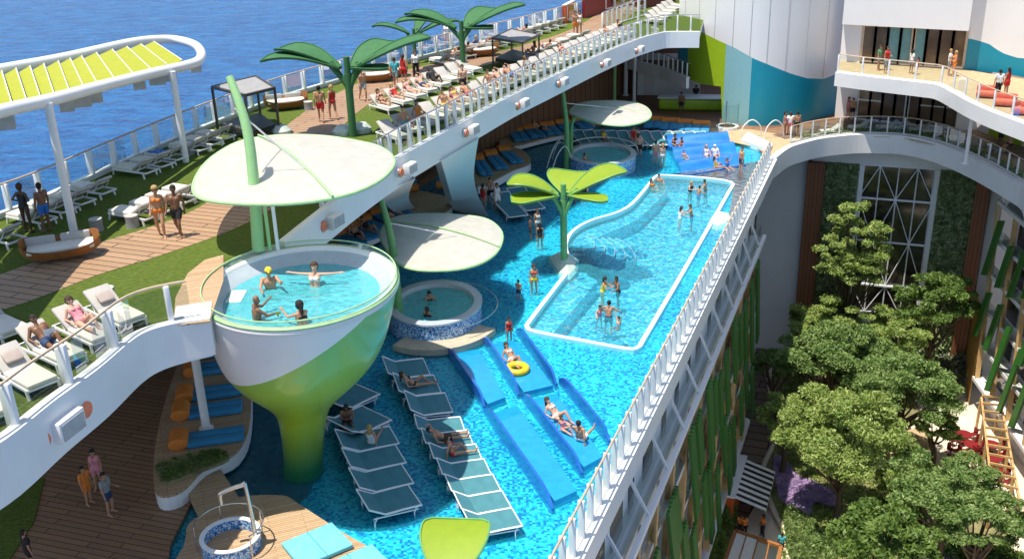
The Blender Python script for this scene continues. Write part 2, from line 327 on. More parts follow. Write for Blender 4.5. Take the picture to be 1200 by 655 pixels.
# ================================================================== sea
m, nt, b = nmat('sea'); N, L = nt.nodes, nt.links
tc = N.new('ShaderNodeTexCoord'); h = None
for sc, dist, st in ((.04, 1.5, .6), (.3, .55, 1.), (1.1, .2, 1.)):
    mp = N.new('ShaderNodeMapping'); mp.inputs['Rotation'].default_value = (0, 0, R(20)); mp.inputs['Scale'].default_value = (1, 2.1, 1); L.new(tc.outputs['Object'], mp.inputs['Vector'])
    n = N.new('ShaderNodeTexNoise'); n.inputs['Scale'].default_value = sc; n.inputs['Detail'].default_value = 5; n.inputs['Distortion'].default_value = .4; L.new(mp.outputs['Vector'], n.inputs['Vector'])
    bp = N.new('ShaderNodeBump'); bp.inputs['Strength'].default_value = st; bp.inputs['Distance'].default_value = dist*3.2; L.new(n.outputs['Fac'], bp.inputs['Height'])
    if h: L.new(h.outputs['Normal'], bp.inputs['Normal'])
    h = bp
L.new(h.outputs['Normal'], b.inputs['Normal']); sn = N.new('ShaderNodeTexNoise'); sn.inputs['Scale'].default_value = .12; sn.inputs['Detail'].default_value = 9; sn.inputs['Roughness'].default_value = .75; L.new(mp.outputs['Vector'], sn.inputs['Vector'])
sr_ = N.new('ShaderNodeValToRGB'); sr_.color_ramp.elements[0].position = .38; sr_.color_ramp.elements[1].position = .66; sr_.color_ramp.elements[0].color = (0, .065, .27, 1); sr_.color_ramp.elements[1].color = (.005, .18, .48, 1); L.new(sn.outputs['Fac'], sr_.inputs['Fac']); L.new(sr_.outputs['Color'], b.inputs['Base Color']); b.inputs['Roughness'].default_value = .2; b.inputs['IOR'].default_value = 1.25  # ripple light and dark mixed into the sea's base colour
struct('sea', MB().add([(-30000, -2000, -32), (30000, -2000, -32), (30000, 40000, -32), (-30000, 40000, -32)], [(0, 1, 2, 3)]), m)

# ================================================================== lines of the ship
UZ = 8.5
u = Vector((.36, .933, 0)).normalized(); vR = Vector((u.y, -u.x, 0))
rA, rB = P(680, 640), P(903, 188)
rail_line = [rA-u*16, rA, P(780, 440), P(850, 298), rB]
ring_px = [(905, 188), (921, 176), (938, 170), (958, 165), (980, 162), (1005, 160), (1030, 160), (1055, 161), (1080, 165), (1105, 172), (1130, 182), (1155, 194), (1180, 208), (1205, 224)]
ring = [P(x, y, .1) for x, y in ring_px]
rightline = [ring[-1]-u*k for k in (4, 12, 22, 34, 50)]
atr = smooth_line([rA-u*16, rA, P(850, 298, .1)]+ring[0:]+rightline, 4)      # edge of the deck round the open garden

# ---- lower decks
wade_px = [(640, 720), (700, 640), (790, 440), (860, 290), (905, 187), (885, 170), (840, 158), (790, 150), (740, 146), (700, 148), (650, 158), (600, 166), (555, 182), (520, 205), (480, 225), (440, 248), (410, 290), (395, 380), (330, 420), (285, 430), (285, 520), (240, 560), (200, 640), (190, 720)]
pool_px = [(622, 375), (618, 384), (628, 389), (680, 399), (735, 409), (748, 407), (756, 395), (800, 320), (855, 224), (859, 217), (850, 212), (815, 208), (782, 206), (769, 207), (757, 221), (740, 240), (722, 250), (698, 257), (680, 265), (668, 275), (663, 288), (666, 302), (671, 311), (655, 332)]
wade = px(wade_px, 0); 
wade[0:4] = [rA-u*12-vR*.2, rA-vR*.2, P(780, 440)-vR*.2, P(850, 298)-vR*.2]; wade[4] = rB-vR*.3
pool = smooth_line(px(pool_px, 0), 3, True)
hullL = [p for p in smooth_line(px([(-260, 330), (-120, 293), (0, 256), (60, 232), (110, 209), (165, 184), (220, 160), (275, 138), (330, 117), (400, 96), (470, 76), (540, 58), (600, 44), (650, 30), (700, 16), (760, 0), (830, -16)], 8.5), 2)]
big = [Vector((-29, 10, 0))]+[Vector((p.x-.3, p.y, 0)) for p in hullL]+[Vector((20, 140, 0)), Vector((70, 140, 0)), Vector((70, 70, 0)), Vector((rightline[-1].x+1.5, rightline[-1].y, 0))]+[p.copy() for p in atr[::-1]]+[rA-u*17]
struct('lower_deck', MB().prism(big, -.5, .1, [wade[::-1]]), 'deckw')
struct('wading_pool_floor', MB().prism(wade, -.5, -.16, [pool[::-1]]), 'mosaic')
struct('swimming_pool_floor', MB().prism(pool, -1.45, -1.3).prism(pool, -1.3, -.2, top=False, bottom=False), 'mosaic2')
struct('water', MB().prism(wade, 0, 0, [pool[::-1]], bottom=False), 'water')
struct('swimming_pool_water', MB().prism(pool, .004, .004, bottom=False), 'deepwater')
# white kerb round the swimming pool
inner = offset_line(pool+[pool[0]], 0)[:-1]
cx_ = sum((p for p in pool), Vector())/len(pool)
k = MB(); n_ = len(pool)
o1, o2 = [], []
for i, p in enumerate(pool):
    t = (pool[(i+1) % n_]-pool[i-1]); t.z = 0; t.normalize(); nn = Vector((t.y, -t.x, 0)); o1.append(p+nn*.11); o2.append(p-nn*.11)
k.prism(o1, -.2, .06, [o2[::-1]]); struct('pool_kerb', k, 'coping')
# ledge along the left side and a fan of curved steps
led = px([(622, 378), (640, 391), (700, 322), (686, 312), (671, 311)], 0)
struct('pool_ledge', MB().prism(led, -1.3, -.4), 'mosaic2')
led2 = px([(664, 285), (669, 275), (681, 265), (722, 250), (757, 221), (769, 207), (783, 213), (770, 230), (748, 250), (722, 262), (698, 272)], 0)
struct('pool_ledge', MB().prism(led2, -1.3, -.42), 'mosaic2')
fan = P(668, 284)
for i in range(5):
    r_ = 1.5+.62*i; poly = [fan]+[fan+Vector((math.cos(t), math.sin(t)*1.25, 0))*r_ for t in [R(-50+105*j/14) for j in range(15)]]
    struct('pool_step', MB().prism(poly, -1.3, -.16-.2*i), 'coping' if 0 else 'mosaic2')
    nose = MB(); ln = [p+Vector((0, 0, -.14-.2*i)) for p in poly[1:]]; nose.tube(ln, .035, 5); struct('step_edge', nose, 'coping')
# violet tiled channel under the deck and by the garden side bank
for pl in ([(292, 450), (335, 440), (345, 560), (300, 580), (255, 570), (290, 520)], [(478, 228), (535, 236), (590, 208), (655, 182), (640, 168), (580, 180), (520, 205)]):
    pass
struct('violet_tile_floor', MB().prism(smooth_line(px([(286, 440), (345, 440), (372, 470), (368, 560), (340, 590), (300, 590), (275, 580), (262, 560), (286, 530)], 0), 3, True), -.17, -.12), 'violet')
struct('lower_lawn', MB().prism(px([(-200, 560), (52, 560), (40, 610), (-10, 690), (-200, 760)], .12), .1, .15), 'lawn')
struct('lower_bench', MB().prism(px([(20, 555), (75, 522), (95, 480), (84, 478), (60, 515), (10, 545)], .12), .1, .55), 'white')
# far deck boards
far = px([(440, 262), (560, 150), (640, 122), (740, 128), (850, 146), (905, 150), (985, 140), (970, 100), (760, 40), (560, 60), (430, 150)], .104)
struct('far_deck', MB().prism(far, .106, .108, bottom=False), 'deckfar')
bank = px([(826, 160), (832, 150), (880, 152), (915, 158), (985, 146), (1120, 153), (1200, 190), (1240, 230), (1205, 224), (1155, 194), (1105, 172), (1055, 161), (1005, 160), (958, 165), (921, 176), (903, 183), (884, 172)], .13)
struct('sun_terrace', MB().prism(bank, .09, .135), 'sand')
deckback = px([(905, 158), (985, 142), (1120, 152), (1200, 172), (1200, 186), (1110, 164), (1000, 154), (920, 163)], .15)
struct('terrace_walk', MB().prism(deckback, .14, .15), 'darkpave')

# ---- upper deck
sea_px = [(-260, 330), (-120, 293), (0, 256), (60, 232), (110, 209), (165, 184), (220, 160), (275, 138), (330, 117), (400, 96), (470, 76), (540, 58), (600, 44), (650, 30), (700, 16), (760, 0), (830, -16)]
edge_px = [(-160, 620), (-60, 555), (3, 518), (60, 473), (111, 436), (151, 402), (175, 389), (205, 381), (243, 374)]
edge2_px = [(330, 286), (400, 231), (462, 189), (517, 158), (568, 130), (602, 112), (645, 92), (690, 71), (722, 57), (748, 47), (770, 41), (785, 39), (820, 39)]
seaL = smooth_line(px(sea_px, UZ), 3); edgeA = smooth_line(px(edge_px, UZ), 4); edgeB = smooth_line(px(edge2_px, UZ), 4)
up_poly = edgeA+[P(248, 350, UZ), P(256, 320, UZ), P(275, 302, UZ), P(300, 290, UZ)]+edgeB+[P(830, 0, UZ)]+seaL[::-1]
struct('upper_deck', MB().prism(up_poly, UZ-.45, UZ-.03), 'white')
struct('lawn', MB().prism(up_poly, UZ-.02, UZ, bottom=False), 'lawn')
walk_c = smooth_line(px([(-120, 378), (0, 343), (85, 312), (168, 287), (240, 262), (285, 238), (325, 205), (352, 165), (385, 134), (420, 112), (455, 96), (505, 83), (555, 73), (605, 63), (645, 52), (676, 42), (702, 30), (722, 16), (745, 2), (780, -12)], UZ), 5)
L1, L2 = offset_line(walk_c, 1.6), offset_line(walk_c, -1.6)
wk = MB()
for i in range(len(L1)-1): wk.add([L1[i], L1[i+1], L2[i+1], L2[i]], [(0, 1, 2, 3)])
for i, v in enumerate(wk.v): wk.v[i] = (v[0], v[1], UZ+.015)
struct('boardwalk', wk, 'plank')
# small boarded landing between the lawn and the raised spa
struct('landing', MB().prism(px([(203, 383), (206, 350), (220, 322), (240, 306), (262, 300), (262, 330), (246, 378)], UZ), UZ+.01, UZ+.05), 'plank2')
# fascia of the upper deck: one shaped band per run
def fascia(line, hs, name='deck_fascia', lab=None, th=.28, topz=.12):
    mb = MB(); n = len(line); out = offset_line(line, th/2); inn = offset_line(line, -th/2); v = []
    for i in range(n):
        hh = hs[0]+(hs[1]-hs[0])*i/(n-1)
        v += [out[i]+Vector((0, 0, topz)), out[i]-Vector((0, 0, hh)), inn[i]-Vector((0, 0, hh)), inn[i]+Vector((0, 0, topz))]
    f = []
    for i in range(n-1):
        for j in range(4): f.append((i*4+j, i*4+(j+1) % 4, i*4+4+(j+1) % 4, i*4+4+j))
    f += [(0, 1, 2, 3), tuple((n-1)*4+j for j in (3, 2, 1, 0))]
    mb.add(v, f); o = struct(name, mb, 'white'); return o
fascia(edgeA, (1.7, 1.25)); fascia(edgeB, (1.35, 1.15)); fascia(seaL, (.6, .6), topz=.25)
# mid-level deck at the far end
mid_px = [(738, 70), (775, 80), (806, 92)]
midl = px(mid_px, 3.6); fascia(midl, (.9, .9), 'middle_deck_fascia')
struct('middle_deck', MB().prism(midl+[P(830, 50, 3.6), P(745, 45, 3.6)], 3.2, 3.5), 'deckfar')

hw = MB(); sl_ = seaL
for a, b_ in zip(sl_, sl_[1:]): hw.add([(a.x, a.y, -32), (b_.x, b_.y, -32), (b_.x, b_.y, UZ-.4), (a.x, a.y, UZ-.4)], [(0, 1, 2, 3)])
hw.add([(20, 118, .1), (40, 104, .1), (40, 104, 7), (14, 120, 7)], [(0, 1, 2, 3)])
struct('hull_wall', hw, 'deckfar')
# ---- railings
railing('long white balustrade with tan handrail along the sea side of the upper deck', offset_line(seaL, .15), 1.75, 1.2, .34, lift=.2)
ra = offset_line(edgeA, -.22); railing('glass balustrade beside the near loungers on the lawn edge', ra[:-2], 2.3, 1.3, .34, .16, 'tglass')
rb = offset_line(edgeB, -.18); railing('white post balustrade along the inner edge of the upper deck beside the rows of loungers', rb[3:], 1.05, 1.35, .2, .12, 'tglass', 'steel')
railing('tall white pool side balustrade above the garden', offset_line(smooth_line([rA-u*6, rA, P(780, 440), P(850, 298), rB-u*.5], 3), -.05), 1.05, 1.55, .25, .12, 'glass', 'tan', lift=.12)
ri = smooth_line(ring, 3)
railing('curved white balustrade round the terrace over the garden', offset_line(ri[5:], -.5), 1.3, 1.35, .12, .12, 'glass', 'tan', lift=.15)
fascia(smooth_line([rA-u*16, rA, P(780, 440), P(850, 298)]+ring[:1], 4), (.9, .9), 'pool_edge_beam', th=.7, topz=.14)
fascia(smooth_line(ring+rightline, 4), (1.35, 1.35), 'terrace_fascia', th=.5, topz=.2)
railing('short white rail at the end of the middle deck', offset_line(midl, -.15), .9, 1.25, .12, .12, 'tglass', 'steel')

# ================================================================== far superstructure
def wall_part(name, m, parent, pts, zb, zt):
    """upright surface along plan points with its own lower and upper heights"""
    mb = MB(); n = len(pts); v = []
    for p, a, b_ in zip(pts, zb, zt): v += [(p.x, p.y, a), (p.x, p.y, b_)]
    mb.add(v, [(2*i, 2*i+2, 2*i+3, 2*i+1) for i in range(n-1)], True); return mb.build(name, m, parent, recalc=False)
def lerp_px(pts, x):
    for (x0, y0), (x1, y1) in zip(pts, pts[1:]):
        if x <= x1: return y0+(y1-y0)*(x-x0)/(x1-x0)
    return pts[-1][1]
tw = empty('funnel_tower', P(850, 148), 0, 'tall white rounded tower with lime and teal wave bands behind the pool', 'tower'); T0 = tw.location.copy()
plan = smooth_line(px([(792, 128), (820, 138.5), (860, 147), (900, 149), (945, 144), (984, 132)], 0), 12)
wb = [(780, 15), (792, 22), (812, 33), (840, 47), (862, 57), (883, 69), (905, 78), (925, 86), (945, 92), (965, 93), (978, 88), (990, 78)]      # white above this line
lb = [(780, 88), (806, 93), (822, 99), (847, 102), (849, 148)]
rel = [p-T0 for p in plan]
def px_x(p, z): return Q((p.x, p.y, z))[0]
zw = []
for p in plan:
    z = 8
    for _ in range(4): z = Zat(p.x, p.y, lerp_px(wb, px_x(p, z)))
    zw.append(z)
zl = [max(0, Zat(p.x, p.y, lerp_px(lb, px_x(p, 3)))) if px_x(p, 3) < 847 else 0 for p in plan]
wall_part('white_shell', 'bulk', tw, rel, [z-T0.z for z in zw], [34]*len(rel))
i1 = min(i for i, p in enumerate(plan) if px_x(p, 4) > 803); i2 = min(i for i, p in enumerate(plan) if px_x(p, 2) > 847); i3 = min(i for i, p in enumerate(plan) if px_x(p, 2) > 876)
for nm, mm, a, b_ in (('teal_panel', 'tealwall', 0, i1), ('lime_panel', 'limewall', i1, i2), ('pale_teal_panel', 'ltteal', i2, i3), ('teal_wave_panel', 'tealwall', i3, len(rel)-1)):
    wall_part(nm, mm, tw, rel[a:b_+1], [z-T0.z for z in zl[a:b_+1]], zw[a:b_+1])
sm = MB()
for i in range(4, len(rel)-1, 6): sm.bar(rel[i]+Vector((0, -.03, zw[i])), rel[i]+Vector((0, -.03, 34)), .02, .03, (0, 1, 0))
sm.build('panel_seam', 'skinny', tw)
cap = [plan[0], plan[-1], plan[-1]+Vector((-4, 30, 0)), plan[0]+Vector((0, 20, 0))]
MB().prism([p-T0 for p in plan]+[plan[-1]-T0+Vector((-2, 20, 0)), plan[0]-T0+Vector((4, 22, 0))], 33.8, 34, bottom=False).build('roof', 'white', tw)
# balcony building
bb = empty('terrace_building', P(1060, 150, 0), 0, 'white building with two glazed storeys and a curving balcony above the terrace', 'building'); B0 = bb.location.copy()
lw = [P(978, 137, .15), P(1003, 140, .15), P(1120, 152, .15), P(1145, 152, .15)]
uw = [P(984, 70, 5.2), P(1008, 73, 5.2), P(1128, 80, 5.2), P(1150, 84, 5.2), P(1200, 92, 5.2), P(1260, 100, 5.2)]
def wq(mb, a, b_, z0, z1): mb.add([(a.x, a.y, z0), (b_.x, b_.y, z0), (b_.x, b_.y, z1), (a.x, a.y, z1)], [(0, 1, 2, 3)])
rl = lambda q: q-B0
mb = MB(); wq(mb, rl(lw[0]), rl(lw[1]), 0, 5); wq(mb, rl(lw[2]), rl(lw[3]), 0, 5); wq(mb, rl(lw[1]), rl(lw[2]), 3.5, 5)
wq(mb, rl(uw[0]), rl(uw[1]), 5, 8.2); ztop = 8.3
wq(mb, rl(uw[0])-u*1.2, rl(uw[2])-u*1.2, ztop, 22); wq(mb, rl(uw[0]), rl(uw[0])-u*1.2, ztop, 22); wq(mb, rl(uw[2])-u*1.2, rl(uw[2]), ztop, 22)
mb.add([tuple(rl(uw[0])+Vector((0, 0, ztop-5.2))), tuple(rl(uw[2])+Vector((0, 0, ztop-5.2))), tuple(rl(uw[2])-u*1.2+Vector((0, 0, ztop-5.2))), tuple(rl(uw[0])-u*1.2+Vector((0, 0, ztop-5.2)))], [(0, 1, 2, 3)])
mb.build('wall', 'bulk', bb)
def glazing(a, b_, z0, z1, n, par, mid=None, curt=()):
    for i in range(n):
        p, q = a.lerp(b_, i/n), a.lerp(b_, (i+1)/n); g = MB(); wq(g, p, q, z0, z1); w = g.build('window', 'curtain' if i in curt else 'warmwin', par)
        f = MB(); d = (q-p).normalized(); o_ = -vR.cross(Vector((0, 0, 1)))*0
        for s_ in (p, q): f.bar((s_.x-u.x*.06, s_.y-u.y*.06, z0), (s_.x-u.x*.06, s_.y-u.y*.06, z1), .17 if i != n//2 or s_ is q else .36, .12, (0, 1, 0))
        for z_ in ([z0+.05, z1-.05]+([mid] if mid and (i < 2 or i > n-4) else [])): f.bar((p.x-u.x*.05, p.y-u.y*.05, z_), (q.x-u.x*.05, q.y-u.y*.05, z_), .1, .1)
        f.build('frame', 'tan' if z0 > 4 else 'white2', w)
glazing(rl(uw[1]), rl(uw[2]), 5.25, 8.25, 8, bb, None, (2, 3, 4)); glazing(rl(lw[1]), rl(lw[2]), .2, 3.45, 8, bb, 1.9)
# right hand wing with a teal wave
rw = [uw[2], P(1165, 82, 5.2), P(1200, 88, 5.2), P(1260, 100, 5.2)]; rwp = smooth_line(rw, 4)
wv = [(1120, 44), (1135, 46), (1155, 51), (1172, 62), (1190, 68), (1260, 74)]
zz_ = [Zat(p.x, p.y, lerp_px(wv, px_x(p, 6))) for p in rwp]
wall_part('teal_wave_panel', 'tealwall', bb, [p-B0 for p in rwp], [5.]*len(rwp), zz_)
wall_part('white_shell', 'bulk', bb, [p-B0 for p in rwp], zz_, [26]*len(rwp))
pp = P(1175, 62, 6); MB().tube([(pp.x-B0.x, pp.y-B0.y-.6, 8.0), (pp.x-B0.x+.6, pp.y-B0.y-.6, 22)], .09).build('drain_pipe', 'white2', bb)
# wall under the balcony on the right, with a striped lime doorway
rw2 = [P(1145, 152, .15), P(1200, 172, .15), P(1250, 190, .15)]
mb = MB(); wq(mb, rl(rw2[0]), rl(rw2[1]), 0, 5); wq(mb, rl(rw2[1]), rl(rw2[2]), 0, 5); mb.build('shaded_wall', 'wallgrey', bb)
mb = MB(); d_ = (rw2[1]-rw2[0]); wq(mb, rl(rw2[0]+d_*.25)-u*.05, rl(rw2[0]+d_*.95)-u*.05, .1, 3.6); mb.build('lime_panel', 'limewall', bb)
mb = MB()
for i in range(7):
    for s_ in (.28, .68):
        a_ = rl(rw2[0]+d_*s_)-u*.12; b_ = rl(rw2[0]+d_*(s_+.22))-u*.12; mb.bar((a_.x, a_.y, 1.6+i*.28), (b_.x, b_.y, 1.45+i*.28), .05, .11)
mb.build('black_stripe', 'black', bb)
# balcony slab
bal_px = [(980, 86), (1010, 90), (1045, 94), (1080, 98), (1100, 101), (1118, 110), (1138, 121), (1165, 133), (1200, 146), (1250, 165)]
bal = smooth_line(px(bal_px, 5.1), 4)
fascia(bal, (1.0, 1.0), 'balcony_fascia', th=.35, topz=.1)
struct('balcony_deck', MB().prism(bal+[p+Vector((0, .3, 0)) for p in uw[::-1]], 4.6, 5.1), 'sand')
railing('white balcony balustrade in front of the glazed upper storey', offset_line(bal, -.2), 2.1, 1.35, .12, .14, 'glass', 'tan', lift=.1)
cp = P(1131, 192, .15)
c_ = empty('balcony_column', cp, 0, 'slim white column holding up the curving balcony at the far right', 'column')
MB().tube([(0, 0, 0), (0, 0, 4.3)], .14, 10).build('shaft', 'white2', c_); MB().lathe([(0, 0), (.24, 0), (.24, .08), (.14, .1)], 12).build('foot', 'white2', c_)

# ================================================================== the open garden shaft
GZ = -21.
fa = [rA-u*16, rB+u*1.0]
L0 = Vector((fa[0].x, fa[0].y, 0)); Ldir = (fa[1]-fa[0]).normalized(); Llen = 66.
endL = Vector((23.2, 85.2, 0)); endR = Vector((42.6, 77.8, 0)); ed = (endR-endL).normalized()
rb0 = P(1175, 435, GZ); rb1 = P(1199, 570, GZ); rdir = (rb1-rb0).normalized(); R0 = Vector((rb0.x, rb0.y, 0))
struct('garden_ground', MB().add([(-5, 20, GZ), (75, 20, GZ), (75, 100, GZ), (-5, 100, GZ)], [(0, 1, 2, 3)]), 'paving')
walkl = px([(900, 360), (935, 352), (935, 420), (918, 500), (905, 560), (880, 600), (850, 660), (790, 720), (760, 640), (860, 500)], GZ)
struct('shaded_walk', MB().prism(walkl, GZ+.01, GZ+.02), 'darkpave')
bed = smooth_line(px([(893, 560), (905, 528), (922, 500), (900, 450), (925, 410), (960, 375), (1040, 395), (1085, 402), (1110, 420), (1082, 445), (1075, 470), (1078, 490), (1035, 510), (1030, 550), (1055, 570), (1060, 600), (1075, 640), (1080, 700), (930, 700), (925, 640), (905, 600)], GZ), 4, True)
# planting bed with pale kerb
struct('planting_bed', MB().prism(bed, GZ+.02, GZ+.35), 'soil')
kb = MB(); kb.tube([Vector((p.x, p.y, GZ+.3)) for p in bed], .22, 6, closed=True); struct('bed_kerb', kb, 'paving')
p2 = smooth_line(px([(1085, 435), (1100, 445), (1110, 480), (1105, 520), (1120, 545), (1128, 520), (1135, 470), (1130, 440), (1110, 430)], GZ), 3, True)
bed2 = smooth_line(px([(1070, 560), (1120, 556), (1165, 590), (1188, 640), (1180, 700), (1120, 700), (1108, 650), (1085, 610)], GZ), 4, True)
struct('planting_bed', MB().prism(bed2, GZ+.02, GZ+.35), 'soil')
kb = MB(); kb.tube([Vector((p.x, p.y, GZ+.3)) for p in bed2], .2, 6, closed=True); struct('bed_kerb', kb, 'paving')
plz = px([(1030, 520), (1075, 505), (1095, 520), (1060, 545), (1035, 540)], GZ); struct('garden_path', MB().prism(plz, GZ+.36, GZ+.38), 'sand')

def facade(name, label, o, d, n_out, length, flip, lit, ztop=-.9, seedn=1):
    """one tall side of the garden: floors, windows, balconies, timber piers and slanting green louvre strips"""
    t = empty(name, (o.x, o.y, GZ), 0, label, 'building'); h = -GZ; rnd = random.Random(seedn)
    pt = lambda s_, out, z: Vector((d.x*s_+n_out.x*out, d.y*s_+n_out.y*out, z))
    def q4(mb, s0, s1, out, z0, z1): mb.add([pt(s0, out, z0), pt(s1, out, z0), pt(s1, out, z1), pt(s0, out, z1)], [(0, 1, 2, 3)])
    mb = MB(); q4(mb, 0, length, -.9, 0, h-.9); mb.build('wall', 'wallgrey', t)
    sl_ = MB(); rails = MB()
    for k in range(1, 7):
        z = h-.6-k*2.95
        if z < 2: break
        a, b_ = pt(0, -.35, z), pt(length, -.35, z); sl_.bar(a, b_, 1.1, .28)
    sl_.build('floor_band', 'white', t)
    led = MB(); led.bar(pt(0, .45, h-3.4), pt(length, .45, h-3.4), .22, .3); led.bar(pt(0, 0, 2.6), pt(length, 0, 2.6), .7, .3); led.build('ledge', 'white', t)
    s_ = .8; i = 0
    wins = 0
    while s_ < length-2:
        for k in range(0, 6):
            z = h-.6-(k+1)*2.95+.2
            if z < 2.4 or wins >= 98 or k == 0: continue
            w = MB(); q4(w, s_+.25, s_+2.6, -.84, z, z+2.3); w.build('window', 'win', t); wins += 1
        s_ += 3.2
    pier = 0
    s_ = .4
    while s_ < length:
        m_ = MB(); m_.bar(pt(s_, .1, 2.6), pt(s_+(-1.2 if flip else 1.6), .1, h-3.5), .36, .36, n_out); m_.build('timber_pier', 'timber', t); s_ += 3.4; pier += 1
    s_ = 1.
    while s_ < length:
        z = rnd.uniform(4, h-6); MB().bar(pt(s_, .15, z), pt(s_+1.0, .15, z+.9), .05, .05).build('tie_rod', 'dark', t); s_ += 1.1
    gw = MB(); q4(gw, 0, length, -.3, h-3.4, h-.9); gw.build('gallery_wall', 'white', t)
    s_ = .8; k_ = 0
    while s_ < length and k_ < 40:
        ow = MB(); q4(ow, s_, s_+rnd.choice((.9, 1.3, 1.8)), -.27, h-3.1, h-1.5); ow.build('gallery_opening', 'win' if k_ % 3 else 'warmwin', t); s_ += rnd.uniform(2.4, 3.6); k_ += 1
    s_ = .5
    while s_ < length:
        MB().bar(pt(s_, -.2, h-1), pt(s_+.9, .45, h-3.3), .09, .12, n_out).build('strut', 'white2', t); s_ += 3.6
    n = 0; s_ = 1.
    while s_ < length-1.5 and n < 95:
        for lay in range(2):
            z1 = h-3.6-rnd.uniform(0, 2.4)-lay*rnd.uniform(5.5, 7.); ln = rnd.uniform(4.2, 7.5); z0 = max(2.8, z1-ln)
            if z0 > z1-1.5: continue
            wd = rnd.uniform(.75, 1.0); sh = (z1-z0)*(-.3 if flip else .42); o_ = .3+rnd.uniform(0, .25); v = []
            for oo in (o_, o_+.16):
                v += [pt(s_+sh, oo, z0), pt(s_+wd+sh, oo, z0+.35), pt(s_+wd, oo, z1), pt(s_, oo, z1-.35)]
            MB().add(v, [(0, 1, 2, 3), (4, 7, 6, 5), (0, 4, 5, 1), (1, 5, 6, 2), (2, 6, 7, 3), (3, 7, 4, 0)]).build('louvre_strip', 'glouv', t); n += 1
        s_ += rnd.uniform(2.0, 2.8)
    # people-free balconies with glass and the shops below
    g = MB()
    for k in range(1, 6):
        z = h-.6-k*2.95
        if z > 3: q4(g, 0, length, .18, z+.15, z+1.05)
    g.build('balcony_glass', 'tglass', t)
    q = MB(); q4(q, 0, length, -.2, h-3.3, h-2.3); q.build('ledge_glass', 'glass', t)
    return t
nL = vR; facade('garden_facade', 'shaded white facade with slanting green louvre strips below the pool balustrade', Vector((L0.x+nL.x*.35, L0.y+nL.y*.35, 0)), Ldir, nL, 58, False, False, seedn=3)
pc_ = P(1153, 372, -13); rb1_ = rb1.copy(); rdir = Vector((rb1.x-pc_.x, rb1.y-pc_.y, 0)).normalized(); print('pc', pc_, rb1, R0); rf = Vector((pc_.x, pc_.y, 0)); facade('garden_facade', 'sunlit facade with bright green louvre strips on the far right above the timber pergola', Vector((rf.x+.2, rf.y, 0)), rdir, -vR, 44, True, True, seedn=8)
# blank return walls beside the end wall, and lobby block
ew = empty('end_wall', (endL.x, endL.y, GZ), 0, 'tall end wall with brown pillars, living green walls and a white lattice window', 'wall')
eo = lambda s_, out, z: Vector((ed.x*s_+u.x*-out, ed.y*s_+u.y*-out, z)); WLEN = (endR-endL).length
def eq(name, m_, s0, s1, z0, z1, out, th=.3): 
    mb = MB(); v = [eo(a, o_, z) for o_ in (out, out+th) for a, z in ((s0, z0), (s1, z0), (s1, z1), (s0, z1))]
    mb.add(v, [(0, 1, 2, 3), (4, 7, 6, 5), (0, 4, 5, 1), (1, 5, 6, 2), (2, 6, 7, 3), (3, 7, 4, 0)]); return mb.build(name, m_, ew)
def es(xp, zr=-8):
    """where along the end wall photo column xp falls"""
    lo, hi = -10., 40.
    for _ in range(40):
        m_ = (lo+hi)/2; p = endL+ed*m_
        if Q((p.x, p.y, zr))[0] < xp: lo = m_
        else: hi = m_
    return lo
sP0, sP1, sW0, sW1, sP2, sP3 = es(946), es(962), es(1003), es(1089), es(1135), es(1151)
zt_ = 18.3
eq('side_wall', 'wallgrey', -4, sP0, 0, 20, -.3); eq('side_wall', 'wallgrey', sP3, WLEN+5, 0, 20, -.3); eq('header', 'white', sP0, sP3, zt_, 20.2, -.1)
eq('brown_pillar', 'brown', sP0-.3, sP1, 0, zt_, .0, .9); eq('brown_pillar', 'brown', sP2, sP3, 0, zt_, .0, .7)
eq('window', 'win', sW0, sW1, 5, zt_, -.3)
fr = MB()
for s_ in (sW0, sW1): fr.bar(eo(s_, .2, 5), eo(s_, .2, zt_), .4, .3, (0, 1, 0))
wdt = sW1-sW0
for z_ in (5, 7.6, 11.6, 15.4, zt_): fr.bar(eo(sW0, .2, z_), eo(sW1, .2, z_), .14 if z_ != 7.6 else .3, .14)
for k in (1, 2, 3): fr.bar(eo(sW0+wdt*k/4, .2, 5), eo(sW0+wdt*k/4, .2, zt_), .08, .1, (0, 1, 0))
for k in range(4):
    a0, a1 = sW0+wdt*k/4, sW0+wdt*(k+1)/4
    for i_, (z0_, z1_) in enumerate(((5, 7.6), (7.6, 11.6), (11.6, 15.4), (15.4, zt_))):
        if (k+i_) % 2: a, b_ = (a0, z0_), (a1, z1_)
        else: a, b_ = (a0, z1_), (a1, z0_)
        fr.bar(eo(a[0], .22, a[1]), eo(b_[0], .22, b_[1]), .06, .08, (0, 1, .01))
fr.build('lattice_frame', 'coping', ew)
def leaves(mb, pts, size, up=.5, rg=rng):
    """scatter small pointed leaf faces at the given points"""
    n = len(pts); a = rg.normal(size=(n, 3)); a[:, 2] = a[:, 2]*.7+up; a /= np.linalg.norm(a, axis=1)[:, None]
    t = np.cross(a, rg.normal(size=(n, 3))); t /= np.linalg.norm(t, axis=1)[:, None]; b_ = np.cross(a, t); s_ = size*rg.uniform(.6, 1.3, (n, 1))
    V = np.stack([pts-t*s_, pts-b_*s_*.42, pts+t*s_, pts+b_*s_*.42], 1).reshape(-1, 3); o_ = len(mb.v)
    mb.v += [tuple(k) for k in V]; mb.f += [(o_+4*i, o_+4*i+1, o_+4*i+2, o_+4*i+3) for i in range(n)]; mb.sm += [False]*n
